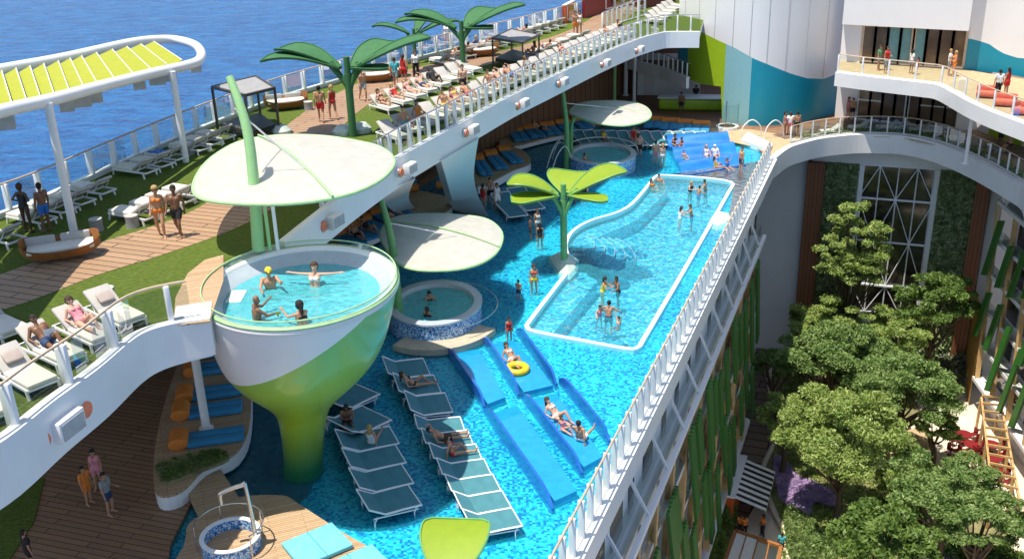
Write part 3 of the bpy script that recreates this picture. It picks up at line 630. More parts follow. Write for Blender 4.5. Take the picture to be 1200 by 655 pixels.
for s0, s1 in ((sP1, sW0-.25), (sW1+.25, sP2)):
    eq('green_wall_backing', 'soil', s0, s1, 0, zt_, -.2, .2)
    n_ = 9000; a = rng.uniform(s0, s1, n_); z_ = rng.uniform(0, zt_, n_); o_ = np.abs(rng.normal(0, .2, n_)); pts = np.array([eo(x, y, z) for x, y, z in zip(a, o_, z_)])
    mb = MB(); leaves(mb, pts, .17, .2); mb.build('green_wall_planting', 'gwall', ew, recalc=False)
# lower ochre block at the right and lobby at the left
ob = empty('ochre_block', (R0.x, R0.y, GZ), 0, 'ochre painted block at the foot of the right hand garden facade', 'building')
q0 = endL+ed*(sP3+.1)-R0; q0.z = 0; q0.x += 5; q0.y -= 1.5
pc = P(1152, 372, -13)-Vector((R0.x, R0.y, -13))
MB().add([(q0.x-5, q0.y+1.5, 0), (pc.x, pc.y, 0), (pc.x, pc.y, 8.2), (q0.x-5, q0.y+1.5, 8.2)], [(0, 1, 2, 3)]).build('ochre_wall', 'ochre', ob)
MB().add([(q0.x-5, q0.y+1.5, 8.2), (pc.x, pc.y, 8.2), (pc.x, pc.y, 20), (q0.x-5, q0.y+1.5, 20)], [(0, 1, 2, 3)]).build('white_wall', 'wallgrey', ob)
lb_ = empty('lobby_block', P(905, 400, GZ), 0, 'low white lobby block with a doorway left of the brown pillar', 'building')
q = lb_.location; a1, a2, a3 = P(942, 352, GZ)-q, P(915, 410, GZ)-q, P(890, 398, GZ)-q
MB().prism([a1, a2, a2-vR*4.5, a1-vR*4.5], 0, 5.2).build('wall', 'wallgrey', lb_)
nn = (a2-a1).normalized(); MB().add([a1+nn*1.5+vR*.03, a1+nn*3.5+vR*.03, a1+nn*3.5+vR*.03+Vector((0, 0, 3)), a1+nn*1.5+vR*.03+Vector((0, 0, 3))], [(0, 1, 2, 3)]).build('doorway', 'black', lb_)
MB().bar(a1+vR*.1+Vector((0, 0, 4.6)), a2+vR*.1+Vector((0, 0, 4.6)), .3, 1.1).build('fascia', 'white', lb_)
# ================================================================== people
def mcol(name, c, rough=.6):
    k = 'c_'+name
    if k not in M: M[k] = mat(name, c, rough, var=.08, scale=8)
    return k
for nm, c in (('skin_light', (.56, .33, .23)), ('skin_tan', (.46, .24, .14)), ('skin_brown', (.2, .095, .05)), ('skin_dark', (.08, .04, .025)), ('hair_black', (.015, .012, .01)), ('hair_brown', (.06, .03, .015)), ('hair_blond', (.4, .26, .1)),
    ('cloth_red', (.5, .02, .02)), ('cloth_black', (.015, .015, .018)), ('cloth_navy', (.02, .05, .13)), ('cloth_white', (.75, .75, .73)), ('cloth_orange', (.75, .22, .03)), ('cloth_pink', (.65, .25, .3)), ('cloth_blue', (.03, .15, .5)), ('cloth_yellow', (.8, .6, .04)), ('cloth_grey', (.25, .28, .3)), ('cloth_green', (.1, .3, .15)), ('cloth_teal', (.05, .35, .4)), ('straw', (.75, .6, .3))):
    mcol(nm, c, .5 if 'skin' in nm else .8)
SK = dict(l='c_skin_light', t='c_skin_tan', b='c_skin_brown', d='c_skin_dark'); HR = dict(k='c_hair_black', n='c_hair_brown', y='c_hair_blond')
def nrm(v): v = np.array(v, float); return v/np.linalg.norm(v)
def skeleton(pose, sex):
    """capsules (bone, end, end, radius, radius) of a body facing +x, standing or resting on z = 0"""
    f = sex == 'f'; hw = .10 if f else .092; sw = .165 if f else .2; g = 1.
    X, Z = np.array([1., 0, 0]), np.array([0, 0, 1.])
    Pp = dict(pel=(0, 0, .94), lean=0., turn=0., head=0.)
    dn = (0, 0, -1)
    arms = {1: [(.08, .16, -1), (.25, .02, -1)], -1: [(-.02, -.16, -1), (.2, -.02, -1)]}
    legs = {1: [(.03, .04, -1), (-.03, .02, -1)], -1: [(.03, -.04, -1), (-.03, -.02, -1)]}
    foot = {1: (1, .25, -.25), -1: (1, -.25, -.25)}
    if pose == 'walk':
        legs = {1: [(.42, .03, -1), (-.05, 0, -1)], -1: [(-.15, -.03, -1), (-.62, 0, -1)]}; arms = {1: [(-.38, .14, -1), (.05, 0, -1)], -1: [(.3, -.14, -1), (.75, 0, -1)]}; Pp['pel'] = (0, 0, .91); foot[-1] = (.8, -.1, -.75)
    elif pose == 'hip': arms = {1: [(-.25, .62, -.8), (.5, -.75, -.35)], -1: [(-.25, -.62, -.8), (.5, .75, -.35)]}
    elif pose == 'talk': arms = {1: [(.15, .2, -1), (.9, -.15, -.1)], -1: [(.05, -.16, -1), (.3, -.1, -1)]}; legs[1] = [(.12, .12, -1), (-.12, .04, -1)]
    elif pose == 'wade': arms = {1: [(.35, .75, -.7), (.8, .25, -.25)], -1: [(.3, -.75, -.7), (.85, -.2, -.3)]}; legs = {1: [(.15, .12, -1), (-.12, .05, -1)], -1: [(-.05, -.12, -1), (-.2, -.03, -1)]}; Pp['lean'] = 8
    elif pose == 'armsup': arms = {1: [(.1, .6, .9), (.1, .3, 1)], -1: [(.1, -.6, .9), (.1, -.3, 1)]}; Pp['pel'] = (0, 0, .14); legs = {1: [(1, .25, .1), (.9, .1, -.3)], -1: [(1, -.25, .1), (.9, -.1, -.3)]}; foot = {1: (.5, .1, .8), -1: (.5, -.1, .8)}
    elif pose == 'hug': arms = {1: [(.6, .35, -.6), (.8, -.6, .1)], -1: [(.6, -.35, -.6), (.8, .6, .1)]}; Pp['lean'] = 10
    elif pose == 'recline':
        Pp['pel'] = (0, 0, .13); Pp['lean'] = -48; Pp['head'] = 22
        legs = {1: [(.78, .06, .62), (.62, .02, -.78)], -1: [(1, -.08, .02), (1, 0, -.06)]}; foot = {1: (1, .1, -.12), -1: (.35, -.2, 1)}
        arms = {1: [(.45, .3, -.8), (.75, -.5, .15)], -1: [(.2, -.4, -.85), (.8, .1, -.1)]}
    elif pose == 'lieback':
        Pp['pel'] = (0, 0, .13); Pp['lean'] = -55; Pp['head'] = 10
        legs = {1: [(1, .1, .04), (1, 0, -.05)], -1: [(1, -.1, .04), (1, 0, -.05)]}; foot = {1: (.4, .3, 1), -1: (.4, -.3, 1)}
        arms = {1: [(-.35, .75, .55), (-.5, -.75, .4)], -1: [(.3, -.35, -.8), (.9, -.1, -.1)]}
    elif pose == 'sit':
        Pp['pel'] = (0, 0, .13); Pp['lean'] = -14; Pp['head'] = 8
        legs = {1: [(.86, .12, .5), (.55, .03, -.84)], -1: [(.98, -.1, .1), (.98, .02, -.1)]}; foot = {1: (1, .1, -.1), -1: (.4, -.1, 1)}
        arms = {1: [(.55, .2, -.75), (.85, -.25, .05)], -1: [(-.35, -.28, -.9), (-.1, 0, -1)]}
    elif pose == 'edge':
        Pp['pel'] = (0, 0, .55); Pp['lean'] = 14
        legs = {1: [(1, .14, -.02), (.05, 0, -1)], -1: [(1, -.1, -.02), (.1, 0, -1)]}; foot = {1: (1, .1, -.15), -1: (1, -.1, -.15)}
        arms = {1: [(.5, .15, -.9), (.8, -.5, .35)], -1: [(.45, -.15, -.9), (.75, .55, .3)]}
    elif pose == 'spread':
        Pp['pel'] = (0, 0, .3); Pp['lean'] = -12; legs = {1: [(1, .2, .05), (.5, 0, -.8)], -1: [(1, -.2, .05), (.5, 0, -.8)]}; arms = {1: [(-.1, 1, .02), (-.12, 1, .08)], -1: [(-.1, -1, .02), (-.12, -1, .08)]}
    elif pose == 'reach':
        Pp['pel'] = (0, 0, .3); Pp['lean'] = 6; legs = {1: [(1, .2, .05), (.3, 0, -.9)], -1: [(1, -.2, .05), (.3, 0, -.9)]}; arms = {1: [(.7, .3, -.35), (.8, .1, .55)], -1: [(.7, -.25, -.6), (1, .1, 0)]}
    pel = np.array(Pp['pel'], float); a = R(Pp['lean']); up = np.array([math.sin(a), 0, math.cos(a)]); fw = np.array([math.cos(a), 0, -math.sin(a)]); Y = np.array([0, 1., 0])
    C = []
    waist = pel+up*.17; chest = pel+up*.36+fw*.01; nb = pel+up*.53-fw*.01; ha = a+R(Pp['head']); hu = np.array([math.sin(ha), 0, math.cos(ha)]); hf = np.array([math.cos(ha), 0, -math.sin(ha)])
    hd = nb+hu*.15+hf*.015
    C += [('pelvis', pel+Y*hw*.55-up*.0, pel-Y*hw*.55, .118 if f else .105, .118 if f else .105), ('abdomen', pel+Y*.05+up*.04, waist+Y*.045, .1, .085 if f else .1), ('abdomen', pel-Y*.05+up*.04, waist-Y*.045, .1, .085 if f else .1)]
    for s_ in (1, -1): C += [('thorax', waist+Y*.045*s_, chest+Y*(.075 if f else .09)*s_, .085 if f else .1, .1 if f else .115), ('thorax', chest+Y*.08*s_, nb-up*.07+Y*(sw-.06)*s_, .1, .068)]
    if f:
        for s_ in (1, -1): C.append(('breast', chest+Y*.07*s_+fw*.065+up*.0, chest+Y*.075*s_+fw*.085-up*.01, .055, .05))
    C += [('neck', nb-up*.04, nb+hu*.08, .06, .05), ('head', hd-hu*.02-hf*.01, hd+hu*.05-hf*.015, .082, .092), ('head', hd-hu*.03+hf*.03, hd-hu*.065+hf*.045, .055, .04), ('nose', hd+hf*.08, hd-hu*.025+hf*.098, .012, .017)]
    for s_ in (1, -1): C.append(('head', hd+Y*.084*s_-hu*.015, hd+Y*.088*s_+hu*.02-hf*.01, .014, .018))
    J = dict(head=hd, hu=hu, hf=hf)
    for s_ in (1, -1):
        sh = nb-up*.06+Y*sw*s_; el = sh+nrm(arms[s_][0])*.29; fd = nrm(arms[s_][1]); wr = el+fd*.25; J['wr%d' % s_] = wr+fd*.1
        C += [('uarm', sh, el, .058 if not f else .047, .04 if not f else .034), ('farm', el, wr, .042 if not f else .035, .026)]
        pw = wr+fd*.085; C += [('hand', wr, pw, .028, .03)]
        sd_ = np.cross(fd, Z if abs(fd[2]) < .8 else X); sd_ /= np.linalg.norm(sd_); pn = np.cross(sd_, fd)
        for i, l in enumerate((.068, .078, .072, .055)):
            b0 = wr+fd*.075+sd_*(.027-.018*i); b1 = b0+fd*l*.55; b2 = b1+nrm(fd*.75-pn*.5)*l*.5; C += [('hand', b0, b1, .0105, .01), ('hand', b1, b2, .01, .0085)]
        t0 = wr+fd*.02+sd_*.025; t1 = t0+nrm(fd*.6+sd_*.75)*.045; C += [('hand', t0, t1, .013, .0115), ('hand', t1, t1+nrm(fd*.9+sd_*.3)*.03, .0115, .0095)]
        hp = pel+Y*hw*s_-up*.03; kn = hp+nrm(legs[s_][0])*.43; an = kn+nrm(legs[s_][1])*.42; ft = nrm(foot[s_]); hl = an-ft*.04+nrm(legs[s_][1])*.03
        C += [('thigh', hp, kn, .09 if not f else .093, .056), ('shin', kn, kn+(an-kn)*.35, .056, .056), ('shin', kn+(an-kn)*.35, an, .056, .036), ('foot', hl, an+ft*.13+nrm(legs[s_][1])*.035, .038, .03), ('foot', an, an+ft*.17+nrm(legs[s_][1])*.045, .04, .022)]
    return C, J
BODY = {}
def capsule(mb, a, b, ra, rb, n=10):
    a, b = Vector(a), Vector(b); d = b-a
    if d.length < 1e-4: d = Vector((0, 0, 1e-3)); b = a+d
    z = d.normalized(); x = z.orthogonal().normalized(); y = z.cross(x); v = []; rows = []
    for c, r, ang in [(a, ra, t) for t in (-90, -60, -30, 0)]+[(b, rb, t) for t in (0, 30, 60, 90)]:
        rr = r*math.cos(R(ang)); zz = r*math.sin(R(ang))
        rows.append([c+z*zz+x*(rr*math.cos(2*PI*j/n))+y*(rr*math.sin(2*PI*j/n)) for j in range(n)] if abs(ang) != 90 else [c+z*zz])
    v = [p for r_ in rows for p in r_]; f = []; o = [0]
    for r_ in rows: o.append(o[-1]+len(r_))
    for j in range(n): f.append((0, o[1]+(j+1) % n, o[1]+j)); f.append((o[-2], o[-3]+j, o[-3]+(j+1) % n))
    for i in range(1, len(rows)-2):
        for j in range(n): f.append((o[i]+j, o[i]+(j+1) % n, o[i+1]+(j+1) % n, o[i+1]+j))
    mb.add(v, f, True)
def remesh(mb, vox, sm=2):
    me = bpy.data.meshes.new('t'); me.from_pydata(mb.v, [], mb.f); me.update()
    bm = bmesh.new(); bm.from_mesh(me); bmesh.ops.recalc_face_normals(bm, faces=bm.faces[:]); bm.to_mesh(me); bm.free()
    o = bpy.data.objects.new('t', me); COL.objects.link(o)
    m = o.modifiers.new('r', 'REMESH'); m.mode = 'VOXEL'; m.voxel_size = vox; m.use_smooth_shade = True
    s_ = o.modifiers.new('s', 'SMOOTH'); s_.iterations = sm; s_.factor = .5
    dg = bpy.context.evaluated_depsgraph_get(); ev = o.evaluated_get(dg); r = bpy.data.meshes.new_from_object(ev)
    bpy.data.objects.remove(o); bpy.data.meshes.remove(me); return r
BONES = ['pelvis', 'abdomen', 'thorax', 'breast', 'neck', 'head', 'nose', 'uarm', 'farm', 'hand', 'thigh', 'shin', 'foot']
def body(pose, sex):
    k = (pose, sex)
    if k in BODY: return BODY[k]
    C, J = skeleton(pose, sex); mb = MB()
    for nm, a, b, ra, rb in C: capsule(mb, a, b, ra, rb)
    me = remesh(mb, .0115, 1); me.name = 'body'
    n = len(me.vertices); co = np.empty(n*3); me.vertices.foreach_get('co', co); co = co.reshape(-1, 3); no = np.empty(n*3); me.vertices.foreach_get('normal', no); no = no.reshape(-1, 3)
    best = np.full(n, 1e9); bone = np.zeros(n, int); T = np.zeros(n)
    for nm, a, b, ra, rb in C:
        d = b-a; L2_ = max(d @ d, 1e-9); t = np.clip((co-a) @ d/L2_, 0, 1); ds = np.linalg.norm(co-(a+t[:, None]*d), axis=1)-(ra+(rb-ra)*t)
        w = ds < best; best[w] = ds[w]; bone[w] = BONES.index(nm); T[w] = t[w]
    fs = [tuple(p.vertices) for p in me.polygons]; me.polygons.foreach_set('use_smooth', [True]*len(me.polygons))
    BODY[k] = dict(me=me, co=co, no=no, bone=bone, T=T, J=J, f=fs, C=C, g={}); return BODY[k]
def garment(B, kind):
    if kind in B['g']: return B['g'][kind]
    b, T, co, J = B['bone'], B['T'], B['co'], B['J']; is_ = lambda n: b == BONES.index(n); off = .012
    if kind == 'brief': w = is_('pelvis') | (is_('thigh') & (T < .1))
    elif kind == 'shorts': w = is_('pelvis') | (is_('thigh') & (T < .62)) | (is_('abdomen') & (T < .15)); off = .022
    elif kind == 'bra': w = is_('breast') | (is_('thorax') & (np.abs(T-.95) < .25) & ((co-J['head']) @ J['hu'] < -.28))
    elif kind == 'suit': w = is_('pelvis') | is_('abdomen') | is_('breast') | (is_('thorax') & ((co-J['head']) @ J['hu'] < -.24))
    elif kind == 'shirt': w = is_('abdomen') | is_('thorax') | is_('breast') | (is_('uarm') & (T < .6)) | (is_('pelvis')); off = .02
    elif kind == 'trousers': w = is_('pelvis') | is_('thigh') | (is_('shin')); off = .02
    elif kind == 'dress': w = is_('pelvis') | is_('abdomen') | is_('breast') | (is_('thorax')) | (is_('thigh') & (T < .6)); off = .028
    elif kind in ('hair', 'longhair', 'bun', 'cap', 'cropped'):
        q = co-J['head']; hh = q @ J['hu']; ff = q @ J['hf']; w = is_('head') & (((hh > .045) & (ff < .075)) | ((ff < -.0) & (hh > -.09))); off = .018 if kind in ('hair', 'cap') else .025
        if kind == 'cropped': off = .008
        if kind == 'cap': w = is_('head') & (hh > .04)
    me = bpy.data.meshes.new(kind); ids = {}; v = []; f = []
    for fc in B['f']:
        if all(w[i] for i in fc):
            q = []
            for i in fc:
                if i not in ids: ids[i] = len(v); v.append(tuple(co[i]+B['no'][i]*off))
                q.append(ids[i])
            f.append(tuple(q))
    mb = MB(); mb.add(v, f, True); Jh, hu, hf = J['head'], J['hu'], J['hf']
    if kind == 'longhair': capsule(mb, Jh-hf*.07, Jh-hf*.1-np.array([0, 0, .22]), .07, .04)
    if kind == 'bun': capsule(mb, Jh-hf*.09+hu*.08, Jh-hf*.12+hu*.1, .045, .035)
    if kind == 'cap': capsule(mb, Jh+hf*.08+hu*.05, Jh+hf*.12+hu*.045, .035, .03)
    me.from_pydata(mb.v, [], mb.f); me.polygons.foreach_set('use_smooth', [True]*len(me.polygons)); B['g'][kind] = me; return me
GN = dict(brief='swim_briefs', shorts='shorts', bra='bikini_top', suit='swimsuit', shirt='shirt', trousers='trousers', dress='dress', hair='hair', longhair='hair', bun='hair', cropped='hair', cap='cap')
def person(loc, ang, pose, sex, skin, hair, cl, label, sc=1.0, group=None, lift=0., shades=False):
    """ang: heading in degrees, 0 = towards the right of the picture, 90 = away"""
    B = body(pose, sex); o = bpy.data.objects.new('person', B['me']); COL.objects.link(o)
    def setm(ob, m):
        if not ob.data.materials: ob.data.materials.append(M[m])
        ob.material_slots[0].link = 'OBJECT'; ob.material_slots[0].material = M[m]
    setm(o, SK[skin]); o.location = Vector(loc)+Vector((0, 0, lift)); o.rotation_euler = (0, 0, R(ang)); o.scale = (sc,)*3
    tag(o, label, 'person', group)
    items = [(k, 'c_cloth_'+c if 'c_cloth_'+c in M else c) for k, c in cl]
    if hair: items.append(({'m': 'cropped', 'f': 'longhair'}[sex] if len(hair) == 1 else hair[1:], HR[hair[0]]))
    for k, c in items:
        g = bpy.data.objects.new(GN[k], garment(B, k)); COL.objects.link(g); g.parent = o; setm(g, c)
    if shades:
        J = B['J']; mb = MB(); 
        for s_ in (1, -1): capsule(mb, J['head']+J['hf']*.082+np.array([0, .015*s_, 0])+J['hu']*.018, J['head']+J['hf']*.078+np.array([0, .045*s_, 0])+J['hu']*.018, .017, .016)
        mb.build('sunglasses', 'black', o)
    return o

# ================================================================== furniture prototypes
def make_lounger():
    """white framed lawn lounger: head end at -x, feet at +x, centre of the floor at the origin"""
    t = empty('sun_lounger', (0, 0, 0)); W_ = .36
    f = MB()
    for s_ in (1, -1): f.bar((-.98, W_*s_, .26), (1., W_*s_, .26), .05, .07)
    for x in (-.98, 1., -.2): f.bar((x, -W_, .26), (x, W_, .26), .05, .06)
    f.build('frame', 'white2', t)
    for x in (-.8, .92):
        for s_ in (1, -1): l = MB(); l.bar((x, W_*s_, .26), (x+(.06 if x > 0 else -.06), W_*s_, 0), .05, .06, (0, 1, 0)); l.build('leg', 'white2', t)
    MB().rbox((.4, 0, .35), (1.24, .7, .12), .04).build('seat_cushion', 'cream', t)
    b = MB(); a = R(33); v = MB().rbox((-.42, 0, .03), (.86, .7, .11), .035); b.add([(-.2+x*math.cos(a)+z*math.sin(a), y, .32-x*math.sin(a)+z*math.cos(a)) for x, y, z in v.v], v.f, True); b.build('backrest', 'cushion', t)
    st = MB(); st.tube([(-.45, .3, .27), (-.72, .3, .62), (-.72, -.3, .62), (-.45, -.3, .27)], .018, 5); st.build('prop', 'white2', t)
    return t
LG = make_lounger(); LG_used = [False]
def make_sling():
    """pool lounger: teal sling between white tubes"""
    t = empty('pool_lounger', (0, 0, 0)); W_ = .36; pr = [(-1.05, .66), (-.42, .34), (.25, .33), (1.05, .3)]
    s_ = MB(); v = [(x, y, z) for x, z in pr for y in (-W_+.02, W_-.02)]; v2 = [(x, y, z-.02) for x, y, z in v]; k = len(pr)
    f = [(2*i, 2*i+1, 2*i+3, 2*i+2) for i in range(k-1)]+[(2*k+2*i, 2*k+2*i+2, 2*k+2*i+3, 2*k+2*i+1) for i in range(k-1)]+[(2*i, 2*i+2, 2*k+2*i+2, 2*k+2*i) for i in range(k-1)]+[(2*i+1, 2*k+2*i+1, 2*k+2*i+3, 2*i+3) for i in range(k-1)]
    s_.add(v+v2, f).build('sling', 'teal', t)
    fr = MB()
    for y in (-W_, W_): fr.tube([(x, y, z+.01) for x, z in pr], .026, 6)
    for x, z in (pr[0], pr[-1]): fr.tube([(x, -W_, z), (x, W_, z)], .028, 6)
    fr.tube([(-.9, -W_, 0), (-.9, -W_, .3), (.9, -W_, .2)], .02, 5); fr.tube([(-.9, W_, 0), (-.9, W_, .3), (.9, W_, .2)], .02, 5); fr.build('frame', 'white2', t)
    for x in (-.75, .85):
        for y in (-W_, W_): MB().tube([(x, y, .32), (x-.12, y, .14), (x-.12, y, -.15)], .024, 6).build('leg', 'white2', t)
    return t
SL = make_sling(); used = {}
def place(proto, loc, ang, sc, label, cat, group):
    if proto.name not in used:
        used[proto.name] = 1; o = proto; o.location = loc; o.rotation_euler = (0, 0, ang); o.scale = sc; o['label'] = label
    else: o = dup(proto, loc, ang, sc, label)
    o['category'] = cat
    if group: o['group'] = group
    return o
LNG = []     # every placed lounger: (location, heading, scale)
def lounger(loc, ang, sc, label, group, proto=None, cat='sun lounger'):
    ang += 0 if proto is SL else random.uniform(-.05, .05)
    o = place(proto or LG, loc, ang, sc, label, cat, group); LNG.append((Vector(loc), ang, sc, proto is SL)); return o
SEAD = (P(8, 256, UZ)-P(61, 265, UZ)).normalized(); seaang = math.atan2(SEAD.y, SEAD.x)
def by_point(headpx, z, ang, sc, label, group, proto=None):
    p = P(*headpx, z); d = Vector((math.cos(ang), math.sin(ang), 0)); return lounger(p+d*1.0*sc[0], ang, sc, label, group, proto)
US = (1.08, 1.1, 1.1)
g1 = 'loungers facing the sea along the lawn'
for i, h in enumerate([(24, 290), (61, 266), (84, 254), (107, 244), (130, 232), (180, 208), (199, 200), (216, 192), (243, 181), (257, 174), (272, 167)]):
    by_point(h, UZ, seaang, US, '%s grey cushioned lounger from the left in the row along the sea rail' % ORD[i], g1)
for i, h in enumerate([(182, 262), (206, 252), (224, 243), (242, 235)]):
    by_point(h, UZ, seaang, US, '%s light lounger from the left on the lawn strip between sea row and boardwalk' % ORD[i], 'loungers between sea row and boardwalk')
NEARA = math.atan2((P(160, 385, UZ)-P(84, 350, UZ)).y, (P(160, 385, UZ)-P(84, 350, UZ)).x)
near = []
for i, (f_, nm) in enumerate([((158, 386), 'lounger with a taupe pillow beside the grey stump, farthest of the near row'), ((124, 408), 'lounger under the woman in the pink checked swimsuit'), ((84, 432), 'lounger under the reading man in navy shorts'), ((52, 462), 'near lounger with a pillow partly behind the glass, left of the reading man'), ((2, 498), 'nearest lounger at the lower left corner of the lawn')]):
    p = P(*f_, UZ); d = Vector((math.cos(NEARA), math.sin(NEARA), 0)); o = lounger(p-d*1.1, NEARA, (1.15, 1.25, 1.1), nm, 'cream loungers by the near balustrade')
    near.append(o)
    if i in (0, 3):
        pl = MB().rbox((-.5, 0, .62), (.34, .42, .1), .05); 
        q = MB(); a = R(33); q.add([(-.2+(x+.2)*math.cos(a)+(z-.5)*math.sin(a)-.0, y, .4-(x+.2)*math.sin(a)+(z-.5)*math.cos(a)) for x, y, z in pl.v], pl.f, True)
        w = q.build('pillow', 'pillow'); w.location = o.location; w.rotation_euler = o.rotation_euler; w.scale = o.scale; tag(w, 'taupe pillow on the %s' % ('lounger beside the stump' if i == 0 else 'lounger left of the reading man'), 'pillow')
p = P(22, 402, UZ); lounger(p-Vector((math.cos(NEARA), math.sin(NEARA), 0))*1.3, NEARA, (1.15, 1.2, 1.1), 'plain lounger behind the reading man at the left edge', 'cream loungers by the near balustrade')
MIDA = math.atan2((P(463, 134, UZ)-P(421, 122, UZ)).y, (P(463, 134, UZ)-P(421, 122, UZ)).x)
def row(f0, f1, n, ang, sc, lab, grp, z=UZ, proto=None, head=False):
    a, b = P(*f0, z), P(*f1, z); d = Vector((math.cos(ang), math.sin(ang), 0)); out = []
    for i in range(n):
        q = a.lerp(b, i/(n-1)); out.append(lounger(q-d*sc[0]*(1 if not head else -1), ang, sc, lab % ORD[i], grp, proto))
    return out
MS = (1.05, 1.12, 1.05)
row((474, 168), (600, 106), 10, MIDA, MS, '%s lounger from the near end of the row against the inner balustrade', 'loungers against the inner balustrade')
row((612, 101), (742, 44), 15, MIDA, MS, '%s lounger past the small grey cabana in the row against the inner balustrade', 'loungers past the small cabana')
row((463, 134), (560, 88), 8, MIDA, MS, '%s lounger from the near end of the row facing the boardwalk', 'loungers beside the boardwalk')
row((508, 74), (640, 31), 13, MIDA+PI, MS, '%s lounger from the near end of the far row along the sea rail', 'far loungers along the sea rail', head=False)
row((612, 69), (668, 46), 5, MIDA+PI, MS, '%s lounger from the near end of the short row behind the small cabana', 'loungers behind the small cabana')

# in-water loungers
def bank(h0, f0, h1, f1, n, lab, grp):
    A0, B0_, A1, B1 = P(*h0, .35), P(*f0, .3), P(*h1, .35), P(*f1, .3); out = []
    for i in range(n):
        t = i/(n-1) if n > 1 else 0; a, b = A0.lerp(A1, t), B0_.lerp(B1, t); d = b-a; d.z = 0; c = (a+b)/2; c.z = -.02
        step = (A1-A0).length/(n-1)
        nx = Vector((-d.y, d.x, 0)).normalized(); w = abs((A1-A0).dot(nx))/(n-1)/.74
        out.append(lounger(c, math.atan2(d.y, d.x), (d.length/2.1, w, 1.15), lab % ORD[i], grp, SL, 'pool lounger'))
    return out
bk1 = bank((383, 477), (428, 455), (396, 506), (441, 484), 2, '%s teal lounger from the back beside the spa stem', 'teal loungers beside the spa stem')
bk2 = bank((398, 523), (462, 510), (426, 596), (486, 580), 4, '%s teal lounger from the back of four in the bowl shadow', 'teal loungers in the bowl shadow')
bk3 = bank((452, 436), (500, 430), (478, 478), (526, 472), 3, '%s teal lounger from the back of three by the round spa', 'teal loungers by the round spa')
bk4 = bank((488, 503), (542, 497), (548, 618), (606, 606), 7, '%s teal lounger from the back of the long bank amid the water', 'teal loungers in the long bank')
bk5 = bank((676, 158), (690, 172), (820, 160), (832, 170), 12, '%s teal lounger from the left in the far bank under the pale canopy', 'teal loungers in the far bank')
bk6 = bank((604, 226), (628, 246), (586, 232), (608, 254), 2, '%s teal lounger behind the lime leaf sculpture', 'teal loungers behind the leaf sculpture')

# daybeds: blue mat and orange bolster
def make_daybed():
    t = empty('daybed', (0, 0, 0)); MB().rbox((.25, -.42, .12), (1.5, .8, .2), .05).build('mattress', 'blue', t); MB().rbox((.25, .42, .12), (1.5, .8, .2), .05).build('mattress', 'blue', t)
    MB().tube([(-.72, -.85, .25), (-.72, -.8, .25), (-.72, .8, .25), (-.72, .85, .25)], [.17, .26, .26, .17], 14).build('bolster', 'orange', t); return t
DB = make_daybed()
def daybed(pb, pf, z, w, lab, grp):
    a, b = P(*pb, z), P(*pf, z); d = b-a; return place(DB, (a+b)/2, math.atan2(d.y, d.x), (d.length/1.9, w, 1), lab, 'daybed', grp)
# sun islands
def island(label, pts, z, h=.6, soil=None):
    t = empty('sun_island', (0, 0, 0), 0, label, 'platform'); pl = smooth_line(px(pts, z), 4, True)
    MB().prism(pl, z-.1, z).build('deck', 'plank2', t); MB().prism(pl, 0.11, z-.1, top=False, bottom=False).build('skirt', 'white', t)
    if soil:
        s_ = smooth_line(px(soil, z), 3, True); MB().prism(s_, z, z+.12).build('planter', 'soil', t)
        c = sum(s_, Vector())/len(s_); pts_ = []
        for _ in range(2200):
            a, b = rng.random(2); i = rng.integers(len(s_)); q = c+(s_[i]-c)*math.sqrt(a)*.95; pts_.append((q.x+rng.normal()*.04, q.y, z+.12+abs(rng.normal())*.06))
        mb = MB(); leaves(mb, np.array(pts_), .05); mb.build('ground_cover', 'leafC', t, recalc=False)
    return t
island('curved boarded sun island with planter and blue daybeds under the spa bridge', [(180, 545), (186, 500), (200, 450), (222, 402), (262, 396), (290, 430), (293, 490), (278, 528), (240, 548), (212, 575), (184, 578)], .75, soil=[(186, 545), (240, 530), (262, 530), (268, 540), (240, 552), (196, 568), (186, 560)])
for i, (a, b) in enumerate([((222, 418), (284, 410)), ((217, 438), (284, 429)), ((208, 468), (282, 458)), ((203, 488), (282, 478)), ((200, 522), (284, 510))]):
    daybed(a, b, .76, .62, '%s blue mat from the back on the shaded sun island' % ORD[i], 'daybeds on the shaded sun island')
island('boarded sun island in full sun with a tiled plunge tub at the lower left', [(215, 640), (222, 612), (252, 596), (280, 582), (330, 580), (350, 590), (400, 622), (455, 655), (500, 700), (300, 760), (190, 700)], .6)
MB_ = MB().prism(px([(213, 562), (256, 546), (285, 590), (238, 612)], .4), .11, .4); tag(MB_.build('step_platform', 'plank2'), 'lower boarded step between the two sun islands', 'step')
for i, (a, b) in enumerate([((372, 641), (404, 626)), ((420, 668), (450, 652))]):
    c = P(*a, .62); t = empty('daybed', c, R(35), 'pale blue sun mat at the bottom edge%s' % (' beside the lime leaf' if i else ' on the sunny boards'), 'daybed', 'pale blue mats on the sunny island'); MB().rbox((0, 0, .09), (1.9, 1.6, .16), .04).build('mattress', 'ltblue', t); MB().bar((0, -.8, .175), (0, .8, .175), .02, .01).build('seam', 'blue', t)
